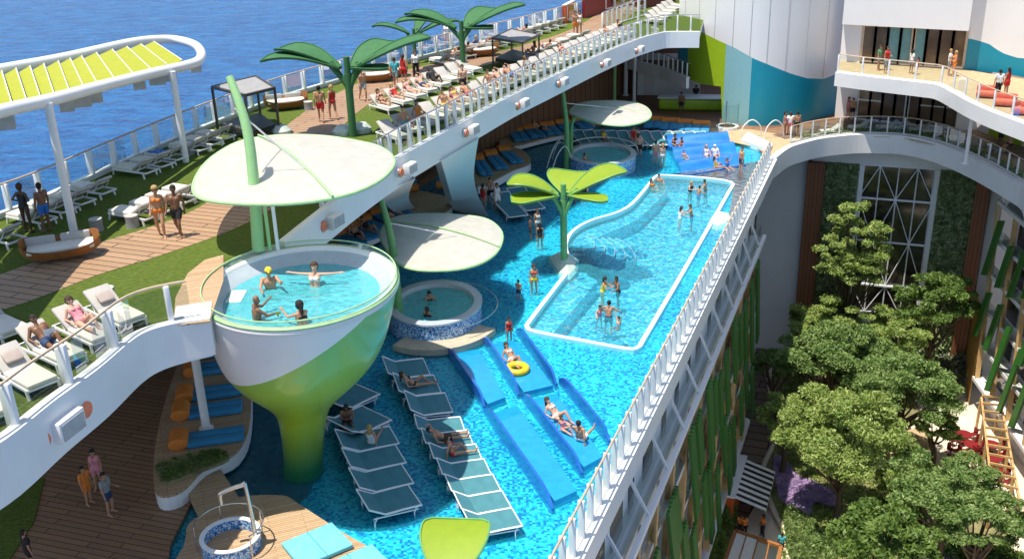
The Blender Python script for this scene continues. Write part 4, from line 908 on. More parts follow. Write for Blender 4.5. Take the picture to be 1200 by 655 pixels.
# plunge tub
tb = P(272, 640, .6); t = empty('plunge_tub', tb, 0, 'small round plunge tub with speckled tile lining and a steel shower pole', 'tub')
MB().lathe([(.86, .0), (.86, .46), (1.0, .46), (1.0, 0)], 48).build('tub_wall', 'spa', t); MB().lathe([(.86, .46), (.86, .5), (1.02, .5), (1.02, .46)], 48).build('rim', 'coping', t)
MB().prism(ring_poly((0, 0), .86, .86), .05, .08).build('floor', 'plank2', t)
MB().tube([(1.15*math.cos(a), 1.15*math.sin(a), .95) for a in [R(190-8*i) for i in range(30)]], .025, 6).build('grab_rail', 'steel', t)
for a in (190, 120, 40, -40): MB().tube([(1.15*math.cos(R(a)), 1.15*math.sin(R(a)), 0), (1.15*math.cos(R(a)), 1.15*math.sin(R(a)), .95)], .025, 6).build('rail_post', 'steel', t)
sp = P(302, 640, .6); t = empty('shower_pole', sp, 0, 'tall bent steel shower pole standing beside the tiled plunge tub', 'shower')
MB().tube(smooth_line([(0, 0, 0), (-.1, 0, 2.3), (-.25, 0, 2.45), (-.9, 0, 2.2), (-1.0, 0, 2.05), (-1.0, 0, 1.75)], 4), .075, 10).build('pole', 'steel', t); MB().lathe([(0, 0), (.15, 0), (.15, .05), (.08, .06)], 16).build('base', 'steel', t)

# benches of daybeds under the deck and round the far bank
island('long curved platform of blue daybeds below the upper deck', [(395, 305), (420, 285), (470, 262), (520, 250), (528, 233), (492, 224), (470, 228), (430, 246), (388, 268), (375, 300)], .7)
island('curved daybed platform behind the white support fin', [(560, 218), (600, 200), (622, 190), (612, 176), (590, 172), (560, 180), (540, 200)], .7)
island('long low curved bench platform behind the far spa', [(596, 172), (640, 162), (690, 150), (692, 138), (650, 140), (600, 152), (585, 164)], .5)
n_ = 0
for (a0, b0), (a1, b1), n, z, w, lab, grp in [(((392, 276), (422, 290)), ((452, 242), (480, 256)), 5, .72, .62, '%s blue mat with orange bolster from the left beneath the balustrade', 'daybeds beneath the upper deck'),
    (((482, 226), (480, 214)), ((520, 222), (520, 210)), 2, .72, .62, '%s blue mat beside the small white fin', 'daybeds by the small fin'),
    (((558, 186), (570, 206)), ((588, 176), (606, 192)), 3, .72, .6, '%s blue mat from the left right of the white support fin', 'daybeds right of the support fin'),
    (((602, 154), (612, 166)), ((676, 142), (688, 152)), 5, .52, .8, '%s blue mat from the left on the long bench behind the far spa', 'daybeds behind the far spa'),
    (((768, 142), (764, 151)), ((822, 147), (820, 157)), 4, .3, .9, '%s pale mat from the left on the sunny far bank', 'daybeds on the sunny far bank')]:
    for i in range(n):
        t_ = i/(n-1); L_ = lambda p, q: (p[0]+(q[0]-p[0])*t_, p[1]+(q[1]-p[1])*t_)
        daybed(L_(a0, a1), L_(b0, b1), z, w, lab % ORD[i], grp)
# ================================================================== raised spa bowl
RZ = 8.3; bc = P(353, 334, RZ); RX = 3.32; SY = 1.12
t = empty('spa_bowl', (bc.x, bc.y, 0), 0, 'huge raised white and green spa bowl on a tapering stem', 'spa pool')
prof = [(.78, -.3), (.76, .8), (.84, 2.), (1.0, 2.9), (1.35, 3.5), (1.85, 4.1), (2.35, 4.7), (2.76, 5.35), (3.04, 6.1), (3.2, 6.9), (3.3, 7.6), (3.34, 8.1)]
pr = [(p.x, p.y) for p in smooth_line([(a, b, 0) for a, b in prof], 5)]
def shear(mb, top=RZ, dy=1.15, dx=-1.0):      # the stem stands a little beyond the bowl's middle
    mb.v = [(x+dx*(1-max(0, min(1, z/top))), y+dy*(1-max(0, min(1, z/top)))**1.0, z) for x, y, z in mb.v]; return mb
mb = shear(MB().lathe(pr, 96, sx=1, sy=SY)); me = bpy.data.meshes.new('x'); me.from_pydata(mb.v, [], mb.f)
m, nt, b = nmat('bowl_green'); N, L = nt.nodes, nt.links; tc = N.new('ShaderNodeTexCoord'); sx = N.new('ShaderNodeSeparateXYZ'); L.new(tc.outputs['Object'], sx.inputs[0]); r = N.new('ShaderNodeValToRGB'); ma = N.new('ShaderNodeMath'); ma.operation = 'DIVIDE'; ma.inputs[1].default_value = 8
L.new(sx.outputs[2], ma.inputs[0]); L.new(ma.outputs[0], r.inputs['Fac']); e = r.color_ramp.elements; e[0].position = .05; e[0].color = (.02, .16, .05, 1); e[1].position = .95; e[1].color = (.22, .48, .1, 1); q = e.new(.4); q.color = (.36, .46, .02, 1); q = e.new(.62); q.color = (.34, .5, .05, 1)
L.new(r.outputs['Color'], b.inputs['Base Color']); b.inputs['Roughness'].default_value = .35; b.inputs['Coat Weight'].default_value = .4
pn = Vector((-.55, -.12, 1)).normalized(); pco = Vector((0, -1, 6.85))
for nm, mm, inn, out in (('white_shell', M['white'], True, False), ('green_base', m, False, True)):
    bm = bmesh.new(); bm.from_mesh(me); bmesh.ops.bisect_plane(bm, geom=bm.verts[:]+bm.edges[:]+bm.faces[:], plane_co=pco, plane_no=pn, clear_inner=inn, clear_outer=out)
    m2 = bpy.data.meshes.new(nm); bm.to_mesh(m2); bm.free(); m2.polygons.foreach_set('use_smooth', [True]*len(m2.polygons)); m2.materials.append(mm)
    o = bpy.data.objects.new(nm, m2); COL.objects.link(o); o.parent = t
MB().lathe([(3.34, 8.1), (3.42, 8.2), (3.4, 8.34), (3.3, 8.4), (3.22, 8.38), (3.16, 8.3), (3.14, 8.2)], 96, sy=SY).build('rim', 'white', t)
MB().lathe([(3.41, 8.3), (3.43, 8.36), (3.38, 8.42), (3.3, 8.41)], 96, sy=SY).build('edge_band', 'edge', t)
MB().lathe([(3.15, 8.24), (2.95, 8.06), (2.72, 7.92), (2.68, 7.86), (2.5, 7.45), (2.0, 7.4), (1.95, 7.1), (0, 7.05)], 96, sy=SY).build('basin', 'plain', t)
MB().prism(ring_poly((0, 0), 2.72, 2.72*SY, 64), 7.9, 7.9, bottom=False).build('water', 'spawater', t)
MB().lathe([(3.3, 8.38), (3.33, 8.6)], 96, sy=SY).build('glass_rim', 'glass', t); MB().tube([(3.33*math.cos(a_/48*PI), 3.33*SY*math.sin(a_/48*PI), 8.6) for a_ in range(96)], .025, 6, closed=True).build('glass_edge', 'edge', t)
g = MB(); g.add([(-2.5, -.6, 7.6), (1.0, -.1, 7.6), (1.0, -.1, 8.4), (-2.5, -.6, 8.4)], [(0, 1, 2, 3)]); g.build('glass_screen', 'glass', t)
MB().rbox((-2.35, .1, 7.8), (.6, 1.1, .3), .1).build('inner_step', 'white', t)
# connecting bridge box
q = MB(); a, b_, c_, d_ = P(203, 379, UZ+.12), P(246, 372, UZ+.12), P(248, 352, UZ+.12), P(206, 358, UZ+.12); q.prism([a, b_, c_, d_], UZ-1.2, UZ+.09); tag(q.build('bridge_box', 'white'), 'white boxed step joining the lawn deck to the raised spa', 'step')

# ================================================================== round spas in the water
def spa(cpx, rx_px, z, label, sy, wood=None):
    c = P(*cpx, z); e_ = P(cpx[0]+rx_px, cpx[1], z); r = (e_-c).length; t = empty('round_spa', (c.x, c.y, 0), 0, label, 'spa pool')
    MB().lathe([(r, -.15), (r, z-.12)], 72, sy=sy).build('tiled_wall', 'spa', t)
    MB().lathe([(r-.02, z-.14), (r+.05, z-.08), (r+.04, z), (r-.12, z+.02), (r-.38, z), (r-.42, z-.1), (r-.45, z-.4), (r-.9, z-.45), (r-.95, z-.8), (0, z-.85)], 72, sy=sy).build('rim', 'plain', t)
    MB().prism(ring_poly((0, 0), r-.44, (r-.44)*sy, 56), z-.22, z-.22, bottom=False).build('water', 'spawater', t); return t, r
s2, r2 = spa((510, 353), 54, 1.15, 'round tiled spa beside the large white canopy, with two bathers', 1.2)
k = MB(); k.lathe([(r2+.02, .3), (r2+1.0, .3), (r2+1.0, .0)], 40, sy=1.15, a0=R(-125), a1=R(-25)); k.build('curved_seat', 'stone', s2)
g = MB(); g.tube([(r2*1.35*math.cos(R(a)), r2*1.35*math.sin(R(a)), .95) for a in range(-60, 75, 9)], .03, 6); g.build('grab_rail', 'steel', s2)
s3, r3 = spa((705, 179), 40, 1.1, 'round tiled spa under the far white canopy, ringed by water jets', 1.2)
for i, a in enumerate((150, 165, 180, 200)):
    j = MB(); b0 = Vector(((r3+1.6)*math.cos(R(a)), (r3+1.6)*1.2*math.sin(R(a)), 0)); b1 = Vector(((r3-.1)*math.cos(R(a)), (r3-.1)*1.2*math.sin(R(a)), 1)); j.tube(smooth_line([b0, b0.lerp(b1, .3)+Vector((0, 0, 1.1)), b0.lerp(b1, .7)+Vector((0, 0, 1.3)), b1], 4), .035, 6); j.build('grab_rail', 'white2', s3)
j = MB(); j.tube([((r3+.12)*math.cos(R(a)), (r3+.12)*1.2*math.sin(R(a)), 1.45) for a in range(-10, 191, 8)], .035, 6); j.build('handrail', 'white2', s3)
# handrail hoops by the terrace steps
for i, (a, b_) in enumerate([((868, 162), (892, 160)), ((896, 163), (918, 160))]):
    pa, pb = P(*a, .1), P(*b_, .1); h = empty('pool_handrail', pa, 0, '%s hooped steel handrail at the pale steps by the garden end' % ('left' if i == 0 else 'right'), 'handrail'); d = pb-pa
    MB().tube(smooth_line([(0, 0, 0), d*.08+Vector((0, 0, .9)), d*.5+Vector((0, 0, 1.45)), d*.92+Vector((0, 0, .9)), d], 5), .045, 8).build('hoop', 'white2', h)
st = MB(); st.prism(px([(868, 167), (902, 180), (905, 172), (876, 158)], .1), -.1, .35); tag(st.build('pool_steps', 'coping'), 'pale step block at the garden end of the pool', 'steps')
# shower cylinder
c = P(852, 151, .1); h = empty('glass_shower', c, 0, 'cylindrical glass shower screen in front of the pale teal wall', 'shower'); MB().lathe([(.95, 0), (.95, .25), (.7, .27)], 32, a1=2*PI).build('base', 'coping', h); MB().lathe([(.9, .25), (.9, 2.2)], 32, a0=R(-170), a1=R(10)).build('glass_screen', 'glass', h); MB().tube([(0, .6, .2), (0, .6, 2.1), (0, .3, 2.3)], .05, 8).build('shower_head', 'steel', h)

# ================================================================== leaf canopies on bent poles
def leaf_canopy(label, outline, tip, root, z, pole, ztop, topx, bend, cab, rib=True):
    """a flat leaf: pale skin in a green rim, hung from a bent green pole"""
    pts = smooth_line(px(outline, z), 5, True); c = sum(pts, Vector())/len(pts); t = empty('leaf_canopy', pole, 0, label, 'canopy'); O = Vector(pole)
    n = len(pts); v = []; f = []; K = 8
    lift_ = lambda p, q: Vector((0, 0, .35*(1-q*q)))
    for i in range(K):
        q = 1-i/K
        for p in pts: v.append(c.lerp(p, q)+lift_(p, q)-O)
    v.append(c+Vector((0, 0, .35))-O)
    for i in range(K-1):
        for j in range(n): f.append((i*n+j, i*n+(j+1) % n, (i+1)*n+(j+1) % n, (i+1)*n+j))
    for j in range(n): f.append(((K-1)*n+j, (K-1)*n+(j+1) % n, K*n))
    m_ = len(v); v2 = [p-Vector((0, 0, .1)) for p in v]; MB().add(v+v2, f+[tuple(i+m_ for i in q)[::-1] for q in f], True).build('skin', 'canopy', t, recalc=False)
    MB().tube([p-O-Vector((0, 0, .05)) for p in pts], .07, 8, closed=True).build('rim', 'edge', t)
    a, b = P(*root, z)-O, P(*tip, z)-O; mid = [a.lerp(b, i/10)+Vector((0, 0, .06+.35*(1-(abs(i-5)/5)**2))) for i in range(11)]; MB().tube(mid, .05, 6).build('midrib', 'edge', t)
    top = Vector(topx)-O; MB().tube(smooth_line([Vector((0, 0, 0)), Vector(bend)-O, top], 8), [.24-.1*i/16 for i in range(17)], 14).build('pole', cab, t)
    hi = O.lerp(O+top, .82)-O; MB().tube([hi, c.lerp(P(*tip, z), .35)+Vector((0, 0, .3))-O], .025, 6).build('cable', 'white2', t)
    MB().tube([hi, c.lerp(P(*root, z), .3)+Vector((0, 0, .3))-O], .025, 6).build('cable', 'white2', t)
    return t
pb = P(303, 294, UZ)
leaf_canopy('largest pale leaf canopy on the bent pale green mast over the raised spa', [(226, 218), (236, 196), (256, 178), (285, 164), (330, 158), (380, 159), (425, 166), (450, 174), (462, 188), (452, 205), (425, 221), (385, 232), (330, 238), (270, 237), (235, 231)], (390, 232), (303, 160), 10.8, pb, 17, PY(269, 90, pb.y+1.6), PY(292, 165, pb.y+.8), 'palegreen')
pg = P(316, 292, UZ); h = empty('green_posts', P(308, 294, UZ), 0, 'pair of thin green and white posts carrying the largest canopy', 'post')
for dx in (.25, .55): MB().tube([(dx, .1, 0), (dx, .1, 2.3)], .07, 8).build('post', 'palegreen' if dx < .4 else 'white2', h)
pb2 = P(474, 392, 0)+Vector((-.3, .8, 0)); zc = 3.9
leaf_canopy('pale leaf canopy above the round spa with two bathers', [(446, 276), (452, 262), (468, 253), (505, 250), (545, 252), (572, 257), (588, 272), (584, 292), (565, 307), (535, 315), (495, 316), (470, 310), (456, 296)], (585, 290), (452, 262), zc, pb2, 8, PY(446, 232, pb2.y+.4), PY(460, 290, pb2.y), 'midgreen')
pb3 = P(664, 200, 0)
leaf_canopy('pale leaf canopy over the far spa', [(667, 131), (680, 121), (705, 118), (735, 119), (755, 124), (763, 134), (755, 142), (730, 147), (700, 144), (680, 138)], (757, 134), (672, 128), 4., pb3, 8, PY(659, 103, pb3.y+.3), PY(664, 150, pb3.y), 'midgreen')
h = empty('green_posts', P(670, 198, 0), 0, 'second green post beside the mast of the far canopy', 'post'); MB().tube(smooth_line([(0, 0, 0), (0, 0, 3.2), (.3, 0, 3.9)], 4), .13, 8).build('post', 'midgreen', h)

# ================================================================== leaf sculptures
def leaf_tree(label, base, h, m_, leaves_, tr=.16, col2=None, rock=None):
    """upright stem with big paddle leaves: each (azimuth, length, width, rise, droop)"""
    t = empty('leaf_sculpture', base, 0, label, 'leaf sculpture')
    MB().tube(smooth_line([(0, 0, 0), (0, 0, h*.5), (0, 0, h*.92)], 4), [tr*(1+.0*i) for i in range(9)], 10).build('trunk', col2 or m_, t)
    fl = MB()
    for a, ln, wd, rise, droop in leaves_: 
        d = Vector((math.cos(R(a)), math.sin(R(a)), 0)); fl.tube(smooth_line([Vector((0, 0, h*.62)), d*.18+Vector((0, 0, h*.78)), d*ln*.22+Vector((0, 0, h+rise*.25))], 4), [tr*.7-.04*i/8 for i in range(9)], 8)
    fl.build('stalks', col2 or m_, t)
    MB().tube([(0, 0, h*.7), (0, 0, h*1.16)], tr*.8, 10).build('core_post', col2 or m_, t)
    for a, ln, wd, rise, droop in leaves_:
        d = Vector((math.cos(R(a)), math.sin(R(a)), 0)); sd = Vector((-d.y, d.x, 0)); K = 14; v = []; f = []
        for i in range(K+1):
            u_ = i/K; w = wd*.5*(.16+.84*math.sin(min(1, u_*1.45)*PI/2))*(1 if u_ < .8 else math.sqrt(max(.0, 1-((u_-.8)/.2)**2))*.999+.001)
            c = d*(ln*(.1+.9*u_))+Vector((0, 0, h+rise*math.sin(u_*PI*.5)-droop*u_*u_))
            for k in (-1, -.5, 0, .5, 1): v.append(c+sd*(w*k)+Vector((0, 0, .12*abs(k)*w)))
        n5 = 5
        for i in range(K):
            for k in range(4): f.append((i*n5+k, (i+1)*n5+k, (i+1)*n5+k+1, i*n5+k+1))
        m0 = len(v); vv = v+[p-Vector((0, 0, .09)) for p in v]; b_ = [i*n5 for i in range(K+1)]+[i*n5+4 for i in range(K, -1, -1)]
        ff = f+[tuple(i+m0 for i in q)[::-1] for q in f]+[(b_[i], b_[(i+1) % len(b_)], b_[(i+1) % len(b_)]+m0, b_[i]+m0) for i in range(len(b_))]
        o = MB().add(vv, ff, True).build('leaf', m_, t)
        MB().tube([v[i]+Vector((0, 0, .02)) for i in b_], .035, 5, closed=True).build('leaf_edge', col2 or m_, o)
    return t
leaf_tree('lime green leaf sculpture standing in the middle of the water', P(661, 312, 0)+Vector((0, 0, .3)), 4.0, 'lime', [(170, 3.2, 2.1, 1.1, .5), (200, 3.1, 1.8, .2, .2), (70, 2.6, 3.0, .6, .0), (20, 3.8, 2.1, 1.2, .2), (-22, 2.6, 1.3, .0, .1)], .2, 'midgreen')
DG = [(182, 4.4, 1.7, 1.1, .6), (158, 4.1, 1.9, 1.2, .4), (50, 3.2, 2.1, .8, -.1), (10, 4.4, 1.9, 1.2, -.1), (-12, 2.2, 1.3, .0, .0)]
leaf_tree('nearest dark green leaf sculpture on the upper deck beside the big canopy', P(414, 160, UZ), 3.6, 'dkgreen', DG, .2)
leaf_tree('dark green leaf sculpture in the middle of the upper deck loungers', P(543, 84, UZ), 2.9, 'dkgreen', DG, .18)
leaf_tree('smallest dark green leaf sculpture near the sea rail', P(487, 75, UZ), 2.1, 'dkgreen', [(170, 3., 1.1, .9, .4), (20, 3.4, 1.1, .9, .3), (60, 2., 1.1, 1.2, 0)], .13)
nb_ = P(529, 806, 0)
leaf_tree('near lime green leaf rising into the bottom edge of the view', nb_, 3.2, 'lime', [(84, 2.8, 2.0, .9, .3)], .2, 'midgreen')
def boulder(label, outline, h, mm='rock'):
    pts = px(outline, 0); c = sum(pts, Vector())/len(pts); t = MB(); n = len(pts); top = [c.lerp(p, .35)+Vector((0, 0, h)) for p in pts]
    t.add([p-Vector((0, 0, .15)) for p in pts]+top+[c+Vector((0, 0, h+.02))], [(i, (i+1) % n, n+(i+1) % n, n+i) for i in range(n)]+[(n+i, n+(i+1) % n, 2*n) for i in range(n)]); tag(t.build('faceted_stone', mm), label, 'stone')
boulder('pale faceted stone at the foot of the lime leaf sculpture', [(640, 300), (646, 310), (655, 322), (668, 325), (677, 315), (678, 302), (668, 296), (650, 295)], .45)
boulder('pale flat stone by the right pool edge', [(829, 262), (832, 252), (842, 245), (855, 247), (861, 254), (852, 263), (840, 268)], .22)

# ================================================================== resin fins and ramps in the water
def fin(label, a, b, h0, h1, th=.13):
    A, B = P(*a, 0), P(*b, 0); d = B-A; t = empty('resin_fin', A, 0, label, 'pool divider'); n = 14; v = []
    s_ = Vector((-d.y, d.x, 0)).normalized()*th/2
    for i in range(n+1):
        u_ = i/n; z = (h0+(h1-h0)*u_)*(math.sin(min(1, u_*5+.15)*PI/2))*(math.sin(min(1, (1-u_)*7+.1)*PI/2)); q = d*u_
        v += [q+s_-Vector((0, 0, .15)), q+s_*.8+Vector((0, 0, z)), q-s_*.8+Vector((0, 0, z)), q-s_-Vector((0, 0, .15))]
    f = [(i*4+j, i*4+(j+1) % 4, i*4+4+(j+1) % 4, i*4+4+j) for i in range(n) for j in range(3)]+[(0, 1, 2, 3), (4*n+3, 4*n+2, 4*n+1, 4*n)]
    MB().add(v, f).build('blade', 'bluefin', t); return t
FL = [((524, 411), (568, 478)), ((568, 480), (648, 598)), ((566, 398), (608, 464)), ((612, 464), (682, 556)), ((606, 388), (652, 452)), ((656, 446), (714, 518))]
for i, (a, b) in enumerate(FL): fin('%s blue divider fin from the left, %s of its pair' % (ORD[i//2], 'far half' if i % 2 == 0 else 'near half'), a, b, .5, .58)
def ramp(label, q4, za, zb):
    p = px(q4, 0); t = MB(); n = 10; v = []
    for i in range(n+1):
        u_ = i/n; z = za+(zb-za)*math.sin(u_*PI*.5); 
        for e0, e1 in ((p[0], p[3]), (p[1], p[2])): w = e0.lerp(e1, u_); v += [w+Vector((0, 0, z)), w-Vector((0, 0, .15))]
    f = []
    for i in range(n): o = i*4; f += [(o, o+2, o+6, o+4), (o, o+4, o+5, o+1), (o+2, o+3, o+7, o+6)]
    f += [(0, 1, 3, 2), (4*n, 4*n+2, 4*n+3, 4*n+1)]
    t.add(v, f); tag(t.build('water_ramp', 'aqua'), label, 'pool ramp', 'water ramps between the blue fins')
RP = [((528, 413), (560, 408), (592, 470), (572, 478)), ((574, 484), (606, 474), (676, 580), (650, 592)), ((571, 402), (602, 398), (648, 456), (614, 464)), ((618, 468), (652, 460), (706, 540), (684, 552))]
for i, q in enumerate(RP): ramp('pale aqua ramp between blue fins, %s of the %s channel' % ('far half' if i % 2 == 0 else 'near half', 'left' if i < 2 else 'right'), q, -.04, .2)
# wavy blue lounging shelf
wv_ = px([(779, 170), (850, 166), (874, 194), (801, 207)], 0); t = MB(); nu, nv = 4, 40; v = []; f = []
for j in range(nv+1):
    s_ = j/nv; a, b = wv_[0].lerp(wv_[3], s_), wv_[1].lerp(wv_[2], s_); z = .75*(1-s_)+.2*math.sin(s_*PI*6)+.08
    for i in range(nu+1): q = a.lerp(b, i/nu); v.append((q.x, q.y, z))
for j in range(nv):
    for i in range(nu): k_ = j*(nu+1)+i; f.append((k_, k_+1, k_+nu+2, k_+nu+1))
bd = [i for i in range(nu+1)]+[j*(nu+1)+nu for j in range(1, nv+1)]+[nv*(nu+1)+i for i in range(nu-1, -1, -1)]+[j*(nu+1) for j in range(nv-1, 0, -1)]
m0 = len(v); v += [(v[i][0], v[i][1], -.15) for i in bd]; f += [(bd[i], bd[(i+1) % len(bd)], m0+(i+1) % len(bd), m0+i) for i in range(len(bd))]
tag(t.add(v, f, True).build('wave_shelf', 'wave'), 'glossy blue rippled lounging shelf in the shallow water at the far end', 'lounging shelf')
# float ring
fr_ = P(606, 432, .3); tag(MB().tube([Vector((.42*math.cos(2*PI*i/24), .42*math.sin(2*PI*i/24), 0)) for i in range(24)], .17, 10, closed=True).build('swim_ring', 'yellow'), 'yellow inflatable ring under the woman on the ramp', 'swim ring').location = fr_

# ================================================================== pergola over the lawn
PZ = 13.3; t = empty('pergola', P(88, 278, UZ), 0, 'white rounded pergola with lime slats above the lawn loungers', 'pergola'); O = t.location.copy()
out_ = [(-220, 196), (-100, 160), (0, 131), (60, 117), (120, 101), (180, 86), (215, 78), (232, 72), (236, 63), (228, 53), (205, 47), (180, 47), (150, 51), (75, 68), (0, 82), (-100, 102), (-220, 130)]
ZA, ZB = Zat(P(88, 278, UZ).x, P(88, 278, UZ).y, 121), Zat(P(218, 190, UZ).x, P(218, 190, UZ).y, 84); print('pergola', ZA, ZB)
pgz = lambda x: ZA+(ZB-ZA)*(x-60)/143
pp_ = lambda l: [P(x, y, pgz(x)) for x, y in l]
ol = smooth_line(pp_(out_), 6); 
rm = MB(); rm.tube([p-O for p in ol], .24, 12); rm.build('ring_beam', 'white', t)
fr_pts = pp_([(-200, 184), (-100, 156), (0, 126), (60, 112), (120, 97), (196, 77)]); bk_pts = pp_([(-200, 130), (-100, 107), (-10, 87), (50, 77), (100, 66), (163, 54)])
def onl(l, t_): k = t_*(len(l)-1); i = min(int(k), len(l)-2); return l[i].lerp(l[i+1], k-i)
ns = 19
for i in range(ns):
    a = onl(fr_pts, i/(ns-1)); b = onl(bk_pts, i/(ns-1)); sh = (onl(fr_pts, min(1, (i+1)/(ns-1)))-a) if i < ns-1 else (a-onl(fr_pts, (i-1)/(ns-1))); sh = sh*.99; hh = Vector((0, 0, .12))
    a, b = a-O, b-O; mb = MB(); v = [a-hh, b-hh, b+sh+hh*.6, a+sh+hh*.6]; mb.add(v+[p+Vector((0, 0, -.05)) for p in v], [(0, 1, 2, 3), (7, 6, 5, 4), (0, 4, 5, 1), (1, 5, 6, 2), (2, 6, 7, 3), (3, 7, 4, 0)]); s_ = mb.build('slat', 'limeslat', t)
    e = MB(); e.bar(a+sh+hh*.6, b+sh+hh*.6, .04, .04); e.build('slat_edge', 'white2', s_)
for pxb, pxt in (((88, 278), (60, 122)), ((218, 190), (203, 82))):
    b0 = P(*pxb, UZ)-O; MB().tube([b0, Vector((b0.x, b0.y, pgz(pxt[0])-UZ))], .16, 12).build('post', 'white2', t)
for i, (x, y) in enumerate([(-60, 160), (8, 146), (78, 126), (96, 121), (112, 116), (163, 101), (184, 96), (200, 92), (229, 82)]):
    p = P(x, y-3, pgz(x)-.65)-O; MB().box((p.x, p.y, pgz(x)-UZ-.65), (.55 if i % 3 else .75, .5, .5), R(22)).build('speaker_box', 'skinny', t)  # grey speaker boxes hung under the ring beam, not lamps

# ================================================================== cabanas, sofas, stumps
def cabana(label, base4, z, h, roofm='grey', sc=1):
    pts = px(base4, z); c = sum(pts, Vector())/4; t = empty('cabana', c, 0, label, 'cabana'); q = [p-c for p in pts]
    for p in q: MB().bar(p, p+Vector((0, 0, h)), .12, .12, (0, 1, 0)).build('post', 'dark', t)
    r = MB(); 
    for i in range(4): r.bar(q[i]+Vector((0, 0, h)), q[(i+1) % 4]+Vector((0, 0, h)), .14, .14)
    r.build('roof_frame', 'dark', t); MB().prism([(p.x, p.y) for p in q], h-.02, h+.03).build('roof_panel', roofm, t)
    s_ = MB()
    for i in (0,): s_.add([q[0], q[1], q[1]+Vector((0, 0, h)), q[0]+Vector((0, 0, h))], [(0, 1, 2, 3)])
    s_.build('side_screen', 'tglass', t)
    k = [p*.9 for p in q]; MB().prism([(p.x, p.y) for p in k], .3, .55).build('bed', 'dark', t); return t
cabana('open cabana with grey mesh roof at the sea rail', [(294, 168), (328, 158), (306, 142), (256, 156)], UZ, 2.5)
cabana('small grey cabana among the inner rows of loungers', [(578, 78), (613, 84), (632, 74), (600, 66)], UZ, 1.9)
def boat_sofa(label, cpx, z, L_, ang):
    t = empty('boat_sofa', P(*cpx, z), R(ang), label, 'sofa'); v = []; f = []; n = 20; hw = L_/2
    for i in range(n+1):
        u_ = -1+2*i/n; x = u_*hw; w = .62*math.sqrt(max(0, 1-u_**4))+.04; z0 = .12+.32*u_**4; z1 = .5+.22*u_*u_
        v += [(x, -w*.55, z0), (x, -w, z1), (x, w, z1+.22), (x, w*.55, z0)]
    for i in range(n): o = i*4; f += [(o, o+4, o+5, o+1), (o+2, o+6, o+7, o+3), (o+3, o+7, o+4, o)]
    f += [(0, 1, 2, 3), (4*n+3, 4*n+2, 4*n+1, 4*n)]; MB().add(v, f, True).build('wicker_shell', 'wickr', t)
    s_ = []; 
    MB().rbox((0, -.02, .5), (L_*.84, .95, .16), .07).build('seat_cushion', 'cream', t)
    for x in (-L_*.24, L_*.2): MB().rbox((x, .42, .68), (L_*.38, .2, .36), .08).build('back_cushion', 'cushion', t)
    for x in (-hw*.55, hw*.55):
        for y in (-.3, .3): MB().bar((x, y, .2), (x*1.05, y*1.1, 0), .05, .05, (0, 1, 0)).build('leg', 'dark', t)
    return t
boat_sofa('rust boat shaped sofa with cream cushions at the edge of the boardwalk', (74, 303), UZ, 2.8, 22)
boat_sofa('rust boat shaped sofa beyond the cabana by the sea rail', (336, 128), UZ, 2.6, 20)
boat_sofa('rust boat shaped sofa behind the couple in red', (440, 96), UZ, 2.4, 15)
boat_sofa('rust boat shaped sofa left of the small grey cabana', (565, 66), UZ, 2.6, 15)
boat_sofa('small rust sofa by the walkway left of the white robed figure', (463, 90), UZ, 1.8, 15)
def stump(label, cpx, z, r=.26, h=.5):
    t = empty('stump_table', P(*cpx, z), 0, label, 'side table'); MB().lathe([(0, 0), (r*1.05, 0), (r*.95, h*.5), (r*1.02, h*.96)], 14).build('trunk', 'stump', t); MB().lathe([(r*1.02, h*.96), (r, h), (0, h)], 14).build('top', 'cushion', t)
for l_, p in (('grey stump table on the lawn right of the blue shorts man', (114, 270)), ('grey stump table in front of the short lawn row', (156, 266)), ('grey stump table beside the near pillow lounger', (127, 353)), ('grey stump table next to the sea cabana', (279, 158)), ('grey stump table between sea rail loungers', (222, 181)), ('grey stump table beyond the sea cabana', (362, 129))): stump(l_, p, UZ)
for l_, p in (('pale round planter stone at the foot of the near dark leaf sculpture', (402, 158)), ('pale stone beside the cabana and boardwalk', (330, 158)), ('pale stone right of the near dark leaf sculpture', (424, 155))):
    q = P(*p, UZ); tag(MB().lathe([(.0, 0), (.5, 0), (.55, .25), (.3, .5), (0, .52)], 9).build('garden_stone', 'rock'), l_, 'stone').location = q

# ================================================================== lights on the fascia, supports
def fbox(label, x, y, z, w, discs, line):
    p = P(x, y, z); t = empty('fascia_light', p, math.atan2(line.y, line.x), label, 'light fitting'); MB().rbox((0, -.22, 0), (w, .36, w*.62), .03, 0).build('housing', 'white', t); MB().box((0, -.41, 0), (w*.86, .03, w*.48)).build('grille', 'skinny', t)
    for s_ in discs:
        MB().tube([(s_*w*.85, -.02, -.02), (s_*w*.85, -.16, -.02)], w*.24, 16).build('disc_light', 'disc', t); 
        MB().tube([(s_*w*.85, 0, -.02), (s_*w*.85, -.1, -.02)], w*.3, 16).build('disc_ring', 'steel', t)
ln = (P(111, 436, UZ)-P(60, 473, UZ)).normalized()
fbox('large speaker box with two coral discs on the near white fascia', 72, 497, UZ-.75, 1.05, (-1, 1), ln)
l2 = (P(568, 130, UZ)-P(462, 189, UZ)).normalized()
for nm, x, y, w in (('speaker box with coral disc just right of the big canopy', 388, 258, .9), ('speaker box left of the white support fin', 476, 197, .85), ('speaker box above the white support fin', 551, 152, .85), ('speaker box under the small cabana', 611, 121, .85), ('speaker box above the far canopy mast', 658, 96, .85), ('speaker box before the last bend of the fascia', 708, 74, .8), ('farthest speaker box at the end of the fascia', 748, 58, .8)):
    pz = UZ-.5; fbox(nm, x, y, pz, w, (-1,), l2)
